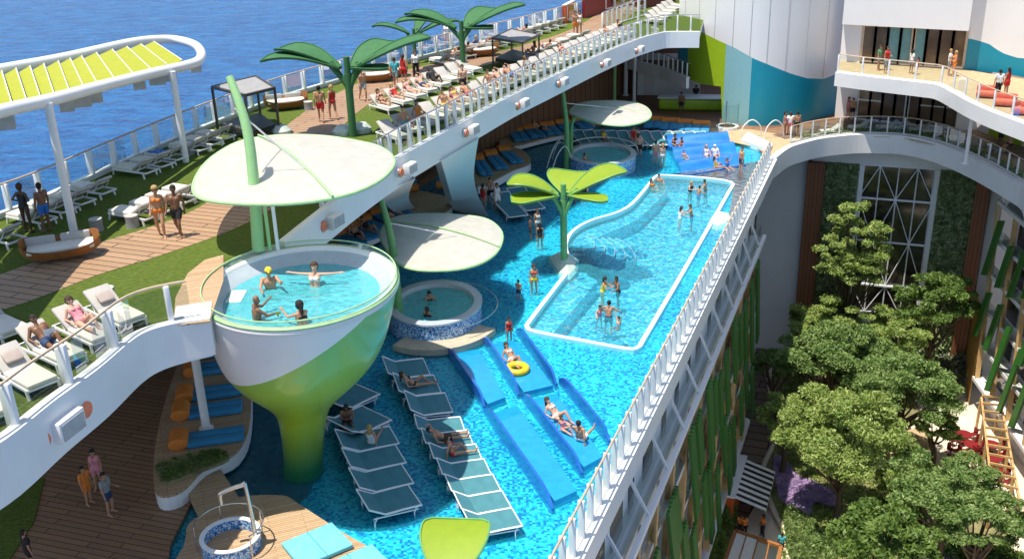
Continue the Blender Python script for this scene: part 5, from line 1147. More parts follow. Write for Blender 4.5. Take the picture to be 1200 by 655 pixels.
def fin_support(label, tp, bp_, z):
    a, b = P(*tp[0], UZ-1.2), P(*tp[1], UZ-1.2); c = P(*bp_[1], z); d = P(*bp_[0], z); t = empty('support_fin', (c+d)/2, 0, label, 'support'); O = t.location.copy(); n = 10; th = Vector((.5, -.9, 0)).normalized()*.5; v = []
    for i in range(n+1):
        u_ = i/n; k = u_-.28*math.sin(u_*PI); p = a.lerp(d, u_); q = b.lerp(c, u_); q = q+(p-q)*(.28*math.sin(u_*PI)); v += [p-th-O, q-th-O, q+th-O, p+th-O]
    f = [(i*4+j, i*4+(j+1) % 4, i*4+4+(j+1) % 4, i*4+4+j) for i in range(n) for j in range(4)]; MB().add(v, f, True).build('fin', 'white', t)
fin_support('broad white curved support fin under the upper deck', [(512, 186), (556, 160)], [(530, 246), (569, 252)], 0)
fin_support('smaller white support fin nearer the round spa', [(437, 226), (482, 206)], [(462, 250), (486, 244)], 0)
def column(label, b, zb, zt, r=.16, mm='white2'):
    t = empty('column', P(*b, zb), 0, label, 'column'); MB().tube([(0, 0, 0), (0, 0, zt-zb)], r, 12).build('shaft', mm, t); MB().lathe([(0, 0), (r*1.7, 0), (r*1.7, .06), (r, .1)], 14).build('foot', mm, t)
column('slim white column standing on the shaded sun island', (242, 502), .76, UZ-.5, .17)
column('white column under the far end of the upper deck', (743, 120), .1, UZ-.5, .16); column('second white column behind the far canopy', (733, 112), .1, UZ-.5, .2)
column('pale green column behind the far canopy', (720, 118), .1, UZ-.5, .16, 'palegreen'); column('short white column left of the far canopy mast', (634, 124), .1, UZ-.5, .16); column('white column right of the broad support fin', (564, 176), .1, UZ-.5, .14)
# mast at the far upper deck
column('tall white mast at the far end of the upper deck', (748, 28), UZ, UZ+6, .12)

# bar under the tower
bx = P(808, 128, .1); t = empty('bar_counter', bx, R(-12), 'lime green bar counter with white top below the lime wall', 'bar'); MB().rbox((.2, 0, .55), (6., 1.6, 1.1), .3, 0, 4).build('counter', 'limewall', t); MB().rbox((.2, 0, 1.14), (6.2, 1.8, .1), .04, 0, 3).build('top', 'white', t)
wl = P(765, 112, .1); t = empty('service_wall', wl, R(-10), 'white service block behind the bar and columns', 'wall'); MB().box((1.5, 1.5, 1.75), (6, 3, 3.5)).build('wall', 'white', t); MB().box((-.4, -.02, 1.2), (1.0, .06, 2.3)).build('door', 'wallgrey', t)
# furniture in the shade
def table_set(label, c, z, top, ch, s=1., n=4):
    p = P(*c, z); t = empty('round_table', p, 0, label, 'table'); MB().lathe([(0, .7), (.5*s, .7), (.5*s, .75), (0, .75)], 20).build('tabletop', top, t); MB().tube([(0, 0, 0), (0, 0, .7)], .04, 8).build('stem', 'dark', t); MB().lathe([(0, 0), (.25, 0), (.25, .03), (0, .03)], 16).build('foot', 'dark', t)
    for i in range(n):
        a = 2*PI*i/n+.4; q = empty('chair', p+Vector((math.cos(a)*.85*s, math.sin(a)*.85*s, 0)), a+PI, '%s chair round the %s' % (ORD[i], label), 'chair'); MB().rbox((0, 0, .45), (.44, .44, .06), .02).build('seat', ch, q); MB().rbox((-.2, 0, .72), (.05, .42, .48), .02).build('backrest', ch, q)
        for x in (-.18, .18):
            for y in (-.18, .18): MB().bar((x, y, .43), (x*1.1, y*1.1, 0), .03, .03, (0, 1, 0)).build('leg', ch, q)
for i, c in enumerate([(618, 132), (630, 128)]): table_set('small table with red chairs in the shade, %s one' % ('left' if i == 0 else 'right'), c, .12, 'white', 'red', 1.1)
for i, c in enumerate([(650, 108), (690, 96)]): table_set('yellow lit table in the far shade, %s one' % ('left' if i == 0 else 'right'), c, .12, 'yellow', 'yellow', 1.1)  # tables and chairs in one plain yellow
pg_ = P(655, 118, .12); 
# far top of the upper deck: red screens and white frames
for i, (a, b, h, mm, l_) in enumerate([((661, 28), (672, 22), 1.5, 'ored', 'orange red box screen at the sea side of the far walkway'), ((684, 22), (742, 3), 1.6, 'red', 'long dark red screen along the far sea rail'), ((744, 12), (790, 2), 1.8, 'red', 'dark red screen beside the white mast')]):
    A, B = P(*a, UZ), P(*b, UZ); t = empty('screen_wall', A, 0, l_, 'screen'); d = B-A; MB().bar((0, 0, h/2), tuple(d+Vector((0, 0, h/2))), .3, h).build('panel', mm, t); MB().bar((0, 0, h+.03), tuple(d+Vector((0, 0, h+.03))), .36, .06).build('cap', 'white2', t)
railing('grey glass balustrade across the far end of the upper deck', px([(706, 36), (730, 26), (757, 18)], UZ), 1.1, 1.4, .16, .14, 'tglass', 'steel')
for i in range(6):
    q = P(765+i*5, 28-i*3.5, UZ); lounger(q, MIDA, (.95, .95, 1), '%s timber toned lounger beside the tower at the far end' % ORD[i], 'loungers beside the tower')
# white loungers and low planting on the terrace
for i, (x, y) in enumerate([(973, 157), (1007, 152), (1040, 152), (1052, 153), (1078, 155), (1094, 157), (1120, 165)]):
    lounger(P(x, y, .16), R(195-i*5), (.9, .9, .9), '%s white lounger from the left on the curved terrace' % ORD[i], 'white loungers on the curved terrace')
gl_ = offset_line(ri[8:], -.95); pts = []
for p, a in along(gl_, .05): 
    for _ in range(5): pts.append((p.x+rng.normal()*.22, p.y+rng.normal()*.22, .2+abs(rng.normal())*.16))
mb = MB(); leaves(mb, np.array(pts), .12); o = mb.build('low_planting', 'box', recalc=False); tag(o, 'strip of low silvery green planting behind the curved terrace rail', 'planting', kind='stuff')
# coral sofas on the balcony
for i, c in enumerate([(1150, 112), (1172, 122), (1192, 132)]):
    t = empty('coral_sofa', P(c[0]+6, c[1]+2, 5.15), R(-25), '%s coral sofa from the left on the upper balcony' % ORD[i], 'sofa', 'coral sofas on the balcony'); MB().rbox((0, 0, .25), (1.4, .8, .38), .12).build('seat', 'pink', t); MB().rbox((0, .34, .55), (1.4, .22, .5), .1).build('backrest', 'pink', t)
# ================================================================== garden: trees, kiosks, furniture
def tree(label, cpx, z, rx, ry, rz_, mm, n=9000, clumps=46, lf=.2, seed=1, flat=.5, name='garden_tree', shell=1., group=None):
    """crown centre seen at cpx at height z; real limbs run up into clumps of leaves"""
    c = P(*cpx, z); rg = np.random.default_rng(seed); t = empty(name, (c.x, c.y, GZ+.3), 0, label, 'tree', group); hc = z-GZ-.3
    cl = []
    while len(cl) < clumps:
        d = rg.normal(size=3); d /= np.linalg.norm(d); d[2] = d[2] if d[2] > -.15 else -d[2]*.6-.45; k = rg.uniform(.45, 1)**.6; cl.append((d[0]*rx*k, d[1]*ry*k, d[2]*rz_*k+hc))
    cl = np.array(cl); cr_ = rg.uniform(.13, .27, clumps)*(rx+ry)/2
    ids = rg.choice(clumps, n, p=cr_**2/np.sum(cr_**2)); q = rg.normal(size=(n, 3)); q /= np.linalg.norm(q, axis=1)[:, None]; q[:, 2] = np.where(q[:, 2] < -.3, -q[:, 2]*.5, q[:, 2])
    rad = rg.uniform(.72, 1.08, (n, 1)); pts = cl[ids]+q*rad*cr_[ids][:, None]*np.array([1, 1, flat]); pts += rg.normal(size=(n, 3))*.06
    tr = MB(); tr.tube(smooth_line([(0, 0, 0), (.12, .05, hc*.3), (-.05, .1, hc*.62)], 4), [.26-.14*i/8 for i in range(9)], 9); tr.build('trunk', 'bark', t)
    lb = MB()
    for i in range(0, clumps, 3):
        e_ = Vector(cl[i]); s_ = Vector((-.03, .08, hc*(.35+.25*rg.random()))); m_ = s_.lerp(e_, .5)+Vector((0, 0, -.25)); lb.tube(smooth_line([s_, m_, e_], 3), [.1-.075*k/6 for k in range(7)], 5)
    lb.build('limbs', 'bark', t); mb = MB(); leaves(mb, pts, lf, .8, rg); mb.build('crown', mm, t, recalc=False); return t
TG = -14.0
tree('light green layered tree in front of the left brown pillar', (968, 376), TG-.5, 3.1, 2.8, 2.1, 'leafA', 16000, 44, .13, 1, .34)
tree('light green layered tree in front of the lattice window', (1052, 386), TG-.5, 3.4, 3., 2.1, 'leafA', 16000, 46, .13, 2, .34)
tree('broad deep green crinkled tree left of centre in the garden', (978, 418), TG-.3, 4.4, 3.2, 2.4, 'leafB', 26000, 60, .14, 3, .6)
tree('mid green tree behind the red tables', (1062, 458), TG-.8, 3.6, 3.2, 2.5, 'leafB', 20000, 54, .14, 4, .6)
tree('largest bright green tree in the middle of the garden', (990, 512), TG+.3, 4.3, 3.9, 3., 'leafA', 30000, 76, .14, 5, .55)
tree('light green tree with soft leaves at the left garden edge', (922, 485), TG-1.5, 2., 1.7, 1.6, 'leafA', 8000, 26, .13, 6, .5)
tree('feathery pale green tree in front of the timber pergola', (1112, 572), TG-.6, 3.7, 3., 2., 'leafB', 18000, 56, .13, 7, .3)
tree('feathery tree at the lower right corner of the garden', (1150, 610), TG-1.2, 3., 2.5, 1.9, 'leafB', 14000, 44, .13, 8, .3)
tree('glossy broad leaved tree at the bottom of the garden', (1034, 630), TG-.4, 3., 2.5, 2.2, 'leafC', 12000, 46, .2, 9, .7)
tree('tall shaded tree before the left green wall', (1000, 300), -9.2, 2.9, 2.2, 4.6, 'leafA', 22000, 90, .13, 10, .5)
tree('dark shaded tree under the right green wall', (1098, 352), -12.2, 3.6, 2.6, 2., 'leafC', 10000, 50, .17, 11, .4)
tree('deep green rounded tree between the two light layered trees', (1018, 430), TG-1.4, 2.8, 2.4, 1.5, 'leafB', 9000, 40, .18, 12, .6)
tree('small pale layered tree by the red tables', (1098, 500), TG-3.2, 1.7, 1.5, 1.3, 'leafA', 8000, 26, .12, 31, .34)
tree('small bright tree between the lavender and the feathery tree', (1055, 560), TG-3., 2., 1.7, 1.4, 'leafA', 10000, 30, .12, 32, .4)
tree('small bright tree at the left edge of the crinkled tree', (908, 428), TG-2.2, 1.8, 1.5, 1.4, 'leafB', 8000, 26, .13, 33, .5)
def shrub(label, cpx, r, mm, n, seed, h=1., lf=.12, name='shrub'):
    c = P(*cpx, GZ+.3); rg = np.random.default_rng(seed); q = rg.normal(size=(n, 3)); q /= np.linalg.norm(q, axis=1)[:, None]; q[:, 2] = abs(q[:, 2]); k = 1+.22*np.sin(q[:, :1]*7+seed)*np.cos(q[:, 1:2]*6); pts = q*k*rg.uniform(.75, 1.08, (n, 1))*np.array([r, r, h])
    t = empty(name, c, 0, label, 'shrub'); mb = MB(); leaves(mb, pts, lf, .6, rg); mb.build('foliage', mm, t, recalc=False); s_ = MB()
    for i in range(6): a = i*1.05; s_.tube([(0, 0, -.1), (math.cos(a)*r*.5, math.sin(a)*r*.5, h*.7)], .04, 5)
    s_.build('stem', 'bark', t)
shrub('silvery spiky shrub right of the light trees', (1120, 440), 1.9, 'silver', 5000, 1, 1.8, .16); shrub('second silvery shrub touching the pale bench', (1098, 446), 1.3, 'silver', 3000, 2, 1.2, .14)
shrub('dark clipped shrub beside the striped awning kiosk', (838, 612), 1.5, 'leafC', 6000, 3, 1.8, .1); shrub('lower dark clipped shrub at the foot of the left facade', (828, 645), 1.5, 'leafC', 6000, 4, 1.6, .1)
shrub('dark shrub in front of the ochre wall', (1117, 412), 1.2, 'leafD', 2500, 5, 1., .13); shrub('small yellowish shrub left of the lavender', (1060, 440), 1.2, 'leafB', 2500, 6, 1., .13)
for i, (x, y) in enumerate([(1068, 425), (1058, 452), (1080, 560), (1060, 600), (1098, 640), (1140, 650), (960, 640), (1170, 660)]):
    shrub(['low bush right of the crinkled tree', 'low bush in the centre beside the path', 'low bush under the feathery tree', 'low bush above the glossy tree', 'bush at the bottom right of the glossy tree', 'bush below the feathery tree', 'bush at the bottom left of the glossy tree', 'bush in the bottom right corner'][i], (x, y), 1.5, 'leafC' if i % 2 else 'leafB', 3500, 20+i, 1., .14)
def patch(name, label, poly, mm, n, lf, h, cat):
    p = smooth_line(px(poly, GZ+.35), 3, True); c = sum(p, Vector())/len(p); tri = tessellate_polygon([[Vector((q.x, q.y, 0)) for q in p]]); pts = []
    ar = np.array([abs((p[b]-p[a]).cross(p[c_]-p[a]).z) for a, b, c_ in tri]); ids = rng.choice(len(tri), n, p=ar/ar.sum())
    for i in ids:
        a, b, c_ = [p[k] for k in tri[i]]; r1, r2 = rng.random(2); 
        if r1+r2 > 1: r1, r2 = 1-r1, 1-r2
        q = a+(b-a)*r1+(c_-a)*r2; hh = h*(.6+.4*math.sin(q.x*2.1)*math.cos(q.y*1.7)); pts.append((q.x, q.y, GZ+.35+hh*rng.uniform(.5, 1)))
    mb = MB(); leaves(mb, np.array(pts), lf, .1); tag(mb.build(name, mm, recalc=False), label, cat, kind='stuff')
patch('lavender_bed', 'curving bed of purple lavender flowers in the garden', [(906, 545), (912, 535), (930, 556), (960, 572), (985, 580), (978, 598), (955, 590), (948, 605), (930, 603), (912, 580)], 'lav', 16000, .09, .6, 'flower bed')
patch('lavender_bed', 'small clump of purple flowers under the feathery trees', [(1085, 640), (1110, 620), (1125, 640), (1110, 670), (1085, 670)], 'lav', 4000, .09, .6, 'flower bed')
patch('pale_hedge', 'pale green leafy hedge below the lavender', [(918, 610), (935, 604), (955, 620), (966, 650), (960, 680), (930, 668)], 'box', 8000, .14, .9, 'hedge')
patch('ground_cover', 'mixed low ground cover filling the planting bed', [(905, 540), (912, 500), (925, 420), (960, 380), (1080, 410), (1072, 470), (1030, 510), (1028, 550), (1055, 600), (1070, 690), (930, 690), (915, 620)], 'leafA', 34000, .12, .3, 'ground cover')
# kiosk with striped awning
k0 = P(856, 604, GZ); kd = math.atan2(u.y, u.x); t = empty('kiosk', k0, kd, 'small kiosk with pale roof and orange side at the foot of the left facade', 'kiosk')
MB().box((1., .5, 1.3), (5.2, 1.7, 2.6)).build('walls', 'ored', t); MB().box((1., .5, 2.68), (5.4, 1.9, .16)).build('roof', 'white', t)
aw = empty('striped_awning', k0, kd, 'black and white striped awning slanting from the kiosk', 'awning'); n = 15
for i in range(n):
    x0 = -1.5+5.*i/n; x1 = -1.5+5.*(i+1)/n; MB().add([(x0, -.4, 2.55), (x1, -.4, 2.55), (x1, -2.5, 1.95), (x0, -2.5, 1.95), (x0, -2.5, 1.7), (x1, -2.5, 1.7)], [(0, 1, 2, 3), (3, 2, 5, 4)]).build('stripe', 'stripe' if i % 2 == 0 else 'black', aw)
# glass topped frame at the bottom
gq = px([(862, 622), (915, 640), (905, 700), (838, 690)], GZ+2.6); t = empty('glass_roof_frame', (gq[0].x, gq[0].y, GZ), 0, 'timber framed terrace roof at the bottom edge of the garden', 'shade roof'); O = t.location.copy(); q = [p-O for p in gq]
f = MB()
for i in range(4): f.bar(q[i], q[(i+1) % 4], .22, .22)
for k in (1, 2, 3): f.bar(q[0].lerp(q[1], k/4), q[3].lerp(q[2], k/4), .08, .12)
f.build('frame', 'wickr', t)
for k in range(4): MB().add([q[0].lerp(q[1], k/4), q[0].lerp(q[1], (k+1)/4), q[3].lerp(q[2], (k+1)/4), q[3].lerp(q[2], k/4)], [(0, 1, 2, 3)]).build('roof_panel', 'cream' if k < 2 else 'glass', t)
for p in q: MB().bar((p.x, p.y, 0), (p.x, p.y, p.z), .14, .14, (0, 1, 0)).build('post', 'wickr', t)
# timber pergola on the right
A, B_, C_, D_ = P(1150, 466, GZ+3), P(1172, 468, GZ+3), P(1195, 588, GZ+3), P(1163, 580, GZ+3)
t = empty('timber_pergola', (A.x, A.y, GZ), 0, 'honey timber pergola with many rafters over tables on the right', 'pergola'); O = t.location.copy(); q = [p-O for p in (A, B_, C_, D_)]; f = MB()
for a, b in ((0, 3), (1, 2)): f.bar(q[a], q[b], .14, .2)
f.build('beam', 'timber', t)
for i in range(12): MB().bar(q[0].lerp(q[3], i/11)+Vector((0, 0, .2)), q[1].lerp(q[2], i/11)+Vector((0, 0, .2)), .09, .16).build('rafter', 'timber', t)
for i in range(5):
    for a, b in ((0, 3), (1, 2)): p = q[a].lerp(q[b], i/4); MB().bar((p.x, p.y, 0), (p.x, p.y, p.z), .16, .16, (0, 1, 0)).build('post', 'timber', t)
bl = P(1152, 448, GZ); t = empty('garden_building', bl, 0, 'pale flat roofed garden building beyond the timber pergola', 'building'); q4 = [p-bl for p in px([(1146, 448), (1170, 452), (1165, 412), (1144, 410)], GZ)]; MB().prism([(p.x, p.y) for p in q4], 0, 3.2).build('walls', 'cream', t); MB().prism([(p.x, p.y) for p in q4], 3.2, 3.35).build('roof', 'white', t)
for i, c in enumerate([(1128, 518), (1138, 530), (1126, 540), (1160, 530), (1163, 546), (1166, 562)]):
    table_set('red table %s' % ['farthest in the open plaza', 'on the right of the open plaza', 'nearest in the open plaza', 'farthest under the timber pergola', 'in the middle under the timber pergola', 'nearest under the timber pergola'][i], c, GZ+.02 if i > 2 else GZ+.02, 'red', 'red', 1.25)
kb_ = P(1050, 520, GZ+.3); t = empty('round_planter', kb_, 0, 'low brown round seat among the trees beside the path', 'seat'); MB().lathe([(0, .5), (1.0, .5), (1.15, .45), (1.15, 0)], 28).build('seat', 'wickr', t); MB().lathe([(0, .5), (.9, .5), (.85, .56), (0, .6)], 28).build('cushion', 'sand', t)

# ================================================================== people
def W_(x, y, z, up=0.): p = P(x, y, z); p.z += up; return p
PS = 1.08
U = UZ+.02
person(W_(34, 272, U), 75, 'hip', 'f', 'd', 'nbun', [('suit', 'black')], 'woman with hands on hips standing on the lawn at the left, seen from behind', 1.16)
person(W_(56, 271, U), 150, 'stand', 'm', 'b', 'k', [('shorts', 'blue')], 'man in blue shorts standing beside the woman with hands on hips', 1.16)
person(W_(190, 277, U), -80, 'walk', 'f', 't', 'y', [('bra', 'orange'), ('brief', 'orange')], 'woman in orange bikini walking on the boardwalk', 1.2, shades=True)
person(W_(211, 277, U), -95, 'walk', 'm', 'b', 'k', [('shorts', 'black')], 'man in black trunks walking beside the woman in the orange bikini', 1.22, shades=True)
person(W_(377, 143, U), 95, 'walk', 'm', 't', 'k', [('shorts', 'red')], 'man in red trunks strolling on the upper walkway', 1.18)
person(W_(391, 140, U), 120, 'walk', 'f', 't', 'y', [('suit', 'red')], 'woman in red swimsuit walking beside the man in red trunks', 1.12)
person(W_(426, 118, U), -60, 'walk', 'm', 't', 'n', [('shorts', 'grey')], 'man in grey shorts behind the near dark leaf sculpture', 1.15)
person(W_(464, 103, U), 80, 'walk', 'm', 't', 'n', [('shorts', 'grey'), ('shirt', 'teal')], 'man in teal top walking beside the woman in the red dress', 1.12)
person(W_(474, 100, U), 60, 'stand', 'f', 'l', 'n', [('dress', 'red')], 'woman in a short red dress on the walkway', 1.12)
person(W_(488, 93, U), -80, 'stand', 'f', 't', 'n', [('shirt', 'white'), ('trousers', 'black')], 'person in white top and black trousers on the walkway', 1.08)
person(W_(543, 113, U), -90, 'stand', 'm', 'l', 'n', [('shorts', 'black')], 'man in dark trunks standing among the middle loungers', 1.1)
person(W_(524, 56, U), -90, 'stand', 'f', 'l', 'y', [('dress', 'white')], 'figure in white robe between the dark leaf sculptures', 1.1)
person(W_(674, 42, U), -60, 'talk', 'm', 't', 'n', [('shorts', 'orange')], 'man in orange shorts on the far walkway', 1.1)
person(W_(679, 41, U), -100, 'stand', 'f', 't', 'n', [('suit', 'cloth_white' if 0 else 'white')], 'woman in white swimsuit on the far walkway', 1.1)
person(W_(686, 20, U), -90, 'stand', 'f', 'l', 'k', [('suit', 'black')], 'woman in black swimsuit before the red screen', 1.05)
def on_lounger(cpx, pose, sex, skin, hair, cl, label, sc=1.05, shades=False, dx=-.12, z=UZ, forced=None):
    p = P(*cpx, z+.4); l = forced or min(LNG, key=lambda k: (k[0].x-p.x)**2+(k[0].y-p.y)**2); loc, ang, s_, sl_ = l
    d = Vector((math.cos(ang), math.sin(ang), 0)); return person(Vector((loc.x, loc.y, loc.z))+d*dx, math.degrees(ang), pose, sex, skin, hair, cl, label, sc, lift=(.4 if not sl_ else .34)*s_[2], shades=shades)
i0 = 15
m_ = LNG[i0+2]; w_ = LNG[i0+1]
pm = on_lounger((0, 0), 'recline', 'm', 'b', 'k', [('shorts', 'navy')], 'man in navy shorts and sunglasses reading on a near lounger', 1.12, True, forced=m_)
bk = MB(); J = BODY[('recline', 'm')]['J']; q = Vector(J['wr1']); bk.add([q+Vector((-.02, -.16, .02)), q+Vector((.02, .0, .0)), q+Vector((.02, .0, .2)), q+Vector((-.02, -.16, .2)), q+Vector((-.02, .16, .02)), q+Vector((-.02, .16, .2)), q+Vector((.04, .0, .0)), q+Vector((.04, .0, .2))], [(0, 1, 2, 3), (1, 4, 5, 2), (6, 0, 3, 7), (6, 7, 5, 4)])
b_ = bk.build('open_book', 'stripe'); b_.location = pm.location; b_.rotation_euler = pm.rotation_euler; b_.scale = pm.scale; tag(b_, 'white open book held by the man in navy shorts', 'book')
person_w = on_lounger((0, 0), 'recline', 'f', 'l', 'nbun', [('suit', 'pink')], 'woman in pink swimsuit and sunglasses on a near lounger', 1.12, True, forced=w_)
UL = [((452, 126), 'recline', 'f', 't', 'k', [('bra', 'black'), ('brief', 'black')], 'dark haired woman in black bikini on a lounger near the walkway'),
 ((473, 117), 'recline', 'f', 'l', 'y', [('suit', 'red')], 'woman in red swimsuit leaning back near the walkway'), ((492, 112), 'lieback', 'f', 'l', 'y', [('bra', 'pink'), ('brief', 'pink')], 'woman in pink bikini lying back with one arm behind her head'),
 ((460, 150), 'sit', 'm', 't', 'k', [('shorts', 'teal')], 'man sitting up on the second lounger by the inner balustrade'), ((484, 143), 'sit', 'f', 't', 'n', [('suit', 'orange')], 'woman in orange swimsuit sitting by the inner balustrade'),
 ((512, 126), 'sit', 'm', 't', 'n', [('shorts', 'yellow')], 'tanned man sitting up with yellow shorts by the balustrade'), ((521, 121), 'recline', 'f', 't', 'k', [('bra', 'yellow'), ('brief', 'yellow')], 'woman in yellow bikini beside the tanned man'),
 ((536, 116), 'lieback', 'f', 'l', 'k', [('suit', 'pink')], 'woman in pink swimsuit lying behind the white posts'), ((525, 98), 'recline', 'm', 'd', 'k', [('shorts', 'black'), ('shirt', 'black')], 'dark clothed man reclining in the boardwalk row'),
 ((506, 100), 'lieback', 'm', 'l', 'n', [('shorts', 'navy')], 'man in navy shorts lying in the boardwalk row'), ((568, 95), 'lieback', 'm', 'l', 'k', [('shorts', 'grey')], 'man lying with bent arm left of the small cabana'),
 ((598, 82), 'recline', 'f', 't', 'k', [('suit', 'green')], 'woman in green swimsuit reclining by the small cabana'), ((611, 68), 'sit', 'f', 't', 'n', [('bra', 'orange'), ('brief', 'orange')], 'woman in orange bikini sitting behind the small cabana'),
 ((560, 58), 'sit', 'f', 'l', 'y', [('dress', 'blue')], 'woman in blue dress sitting in the far sea row'), ((592, 48), 'lieback', 'm', 'l', 'n', [('shorts', 'white')], 'man in white shorts lying in the far sea row'),
 ((709, 42), 'recline', 'm', 't', 'n', [('shorts', 'grey')], 'man in grey shorts lying beyond the small cabana'), ((729, 34), 'recline', 'f', 't', 'k', [('suit', 'black')], 'woman in black swimsuit lying near the end of the inner row'),
 ((619, 40), 'recline', 'f', 'l', 'k', [('suit', 'red')], 'woman in red swimsuit lying near the far end of the sea row'), ((575, 53), 'lieback', 'f', 't', 'y', [('bra', 'blue'), ('brief', 'blue')], 'woman in blue bikini lying in the far sea row'),
 ((630, 95), 'lieback', 'm', 't', 'n', [('shorts', 'blue')], 'man in blue shorts lying just past the small cabana'), ((655, 84), 'recline', 'f', 't', 'y', [('suit', 'white')], 'woman in white swimsuit on the inner row past the cabana'),
 ((690, 68), 'lieback', 'f', 'l', 'n', [('bra', 'red'), ('brief', 'red')], 'woman in red bikini far along the inner row'), ((580, 112), 'recline', 'm', 't', 'k', [('shorts', 'red')], 'man in red shorts by the balustrade left of the small cabana'),
 ((546, 62), 'recline', 'm', 't', 'k', [('shorts', 'green')], 'man in green shorts in the far sea row'), ((530, 67), 'lieback', 'f', 't', 'n', [('suit', 'orange')], 'woman in orange swimsuit lying in the far sea row'), ((645, 58), 'recline', 'm', 'l', 'n', [('shorts', 'navy')], 'man in navy shorts in the short row behind the cabana'),
 ((546, 100), 'sit', 'm', 't', 'n', [('shorts', 'white')], 'man in white shorts sitting in the boardwalk row')]
for c, po, sx_, sk, hr_, cl, lab in UL: on_lounger(c, po, sx_, sk, hr_, cl, lab)

# lower deck in the shade
person(W_(105, 590, .12), -20, 'stand', 'm', 't', 'k', [('shirt', 'orange'), ('shorts', 'orange')], 'boy in orange clothes standing on the shaded boards', .93)
person(W_(130, 602, .12), -10, 'talk', 'm', 't', 'k', [('shirt', 'grey'), ('shorts', 'navy')], 'man in grey shirt and dark shorts talking on the shaded boards', 1.02)
person(W_(117, 572, .12), -80, 'stand', 'f', 't', 'k', [('dress', 'pink')], 'woman in pink dress behind the boy in orange', .98)
person(W_(38, 668, .12), 45, 'stand', 'm', 't', 'k', [('shirt', 'black'), ('shorts', 'black')], 'dark clothed man cut off by the bottom left edge', .95)
# spa bowl
wz = 7.85-.5; bcz = Vector((bc.x, bc.y, 0))
def inbowl(x, y, ang, pose, sex, sk, hr_, cl, lab, sc=.92, up=0, shades=False): p = P(x, y, 8.15); return person((p.x, p.y, wz+up), ang, pose, sex, sk, hr_, cl, lab, sc*1.3, shades=shades)
inbowl(316, 330, -75, 'reach', 'm', 't', 'k', [('cap', 'yellow')], 'man with yellow cap sitting in the raised spa', .95, shades=True)
inbowl(368, 328, -95, 'spread', 'f', 'l', 'nbun', [('bra', 'white')], 'woman with arms spread along the rim of the raised spa', .98)
inbowl(299, 366, 30, 'reach', 'm', 'b', None, [], 'bald man holding a drink in the raised spa', .95)
inbowl(354, 372, 130, 'reach', 'f', 't', 'k', [('bra', 'black')], 'dark haired woman gesturing in the raised spa', .95)
# pool people: standing on the wading floor
WZ = -.16
def pw(x, y, ang, pose, sex, sk, hr_, cl, lab, sc=1., z=WZ): return person(W_(x, y, z), ang, pose, sex, sk, hr_, cl, lab, sc)
pw(626, 346, -80, 'stand', 'f', 't', 'n', [('bra', 'red'), ('brief', 'yellow')], 'woman in bikini standing left of the pale faceted stone', 1.04)
pw(608, 353, 60, 'talk', 'm', 't', 'k', [('shorts', 'navy')], 'small boy in navy trunks wading toward the woman', .72)
pw(597, 401, -70, 'stand', 'f', 't', 'k', [('suit', 'red')], 'girl in red swimsuit wading by the blue fins', .78)
pw(622, 283, 0, 'stand', 'm', 'b', 'k', [('shorts', 'black')], 'man in black trunks, leftmost of the three behind the lime sculpture', .98)
pw(630, 276, -60, 'stand', 'f', 't', 'n', [('bra', 'white'), ('brief', 'white')], 'woman farthest back of the three left of the lime sculpture', 1.)
pw(633, 293, 90, 'stand', 'f', 't', 'k', [('suit', 'black')], 'person in black suit, nearest of the three left of the lime sculpture', .98)
pw(673, 239, 0, 'stand', 'm', 'b', 'k', [('shorts', 'black'), ('shirt', 'black')], 'man in black seen between the lime leaves', 1.05)
pw(684, 237, -90, 'stand', 'm', 't', 'k', [('shorts', 'black'), ('shirt', 'grey')], 'man in grey top standing between the lime leaves', 1.08)
pw(768, 194, 80, 'stand', 'm', 'l', 'k', [('shorts', 'pink')], 'man in pale trunks standing by the rippled blue shelf', 1.1)
pw(776, 197, 100, 'stand', 'f', 'l', 'y', [('bra', 'white'), ('brief', 'white')], 'blond woman in white bikini beside the rippled blue shelf', 1.08)
pw(742, 174, -90, 'stand', 'f', 't', 'n', [('suit', 'red')], 'woman in red swimsuit right of the far spa', 1.05)
pw(749, 185, -80, 'stand', 'm', 'l', 'k', [('shorts', 'black')], 'man in black trunks right of the far spa', 1.08)
pw(868, 203, 200, 'stand', 'm', 't', 'n', [('shorts', 'navy')], 'man in long dark trunks standing right of the blue shelf', 1.15)
pw(789, 176, -60, 'edge', 'f', 't', 'k', [('suit', 'black')], 'dark haired woman sitting on the top of the blue shelf', 1., .05); pw(797, 178, -60, 'edge', 'f', 't', 'n', [('bra', 'red'), ('brief', 'red')], 'woman in red sitting beside the dark haired one on the blue shelf', .9, .05)
pw(802, 187, -60, 'sit', 'm', 'l', 'n', [('shorts', 'green')], 'child sitting at the left of the blue shelf', .75, .3)
pw(828, 184, -80, 'sit', 'f', 'l', 'y', [('suit', 'white'), ('cap', 'white')], 'left of the two people with white caps on the blue shelf', 1., .3); pw(838, 184, -80, 'sit', 'm', 'l', 'y', [('shirt', 'white'), ('cap', 'white')], 'right of the two people with white caps on the blue shelf', 1., .3)
pw(839, 197, 0, 'sit', 'f', 't', 'n', [('suit', 'yellow')], 'girl in yellow swimsuit on the blue shelf', .95, .1); pw(852, 198, -70, 'armsup', 'f', 't', 'n', [('suit', 'blue')], 'small child with both arms raised at the edge of the blue shelf', .85, .1)
PD = -1.02
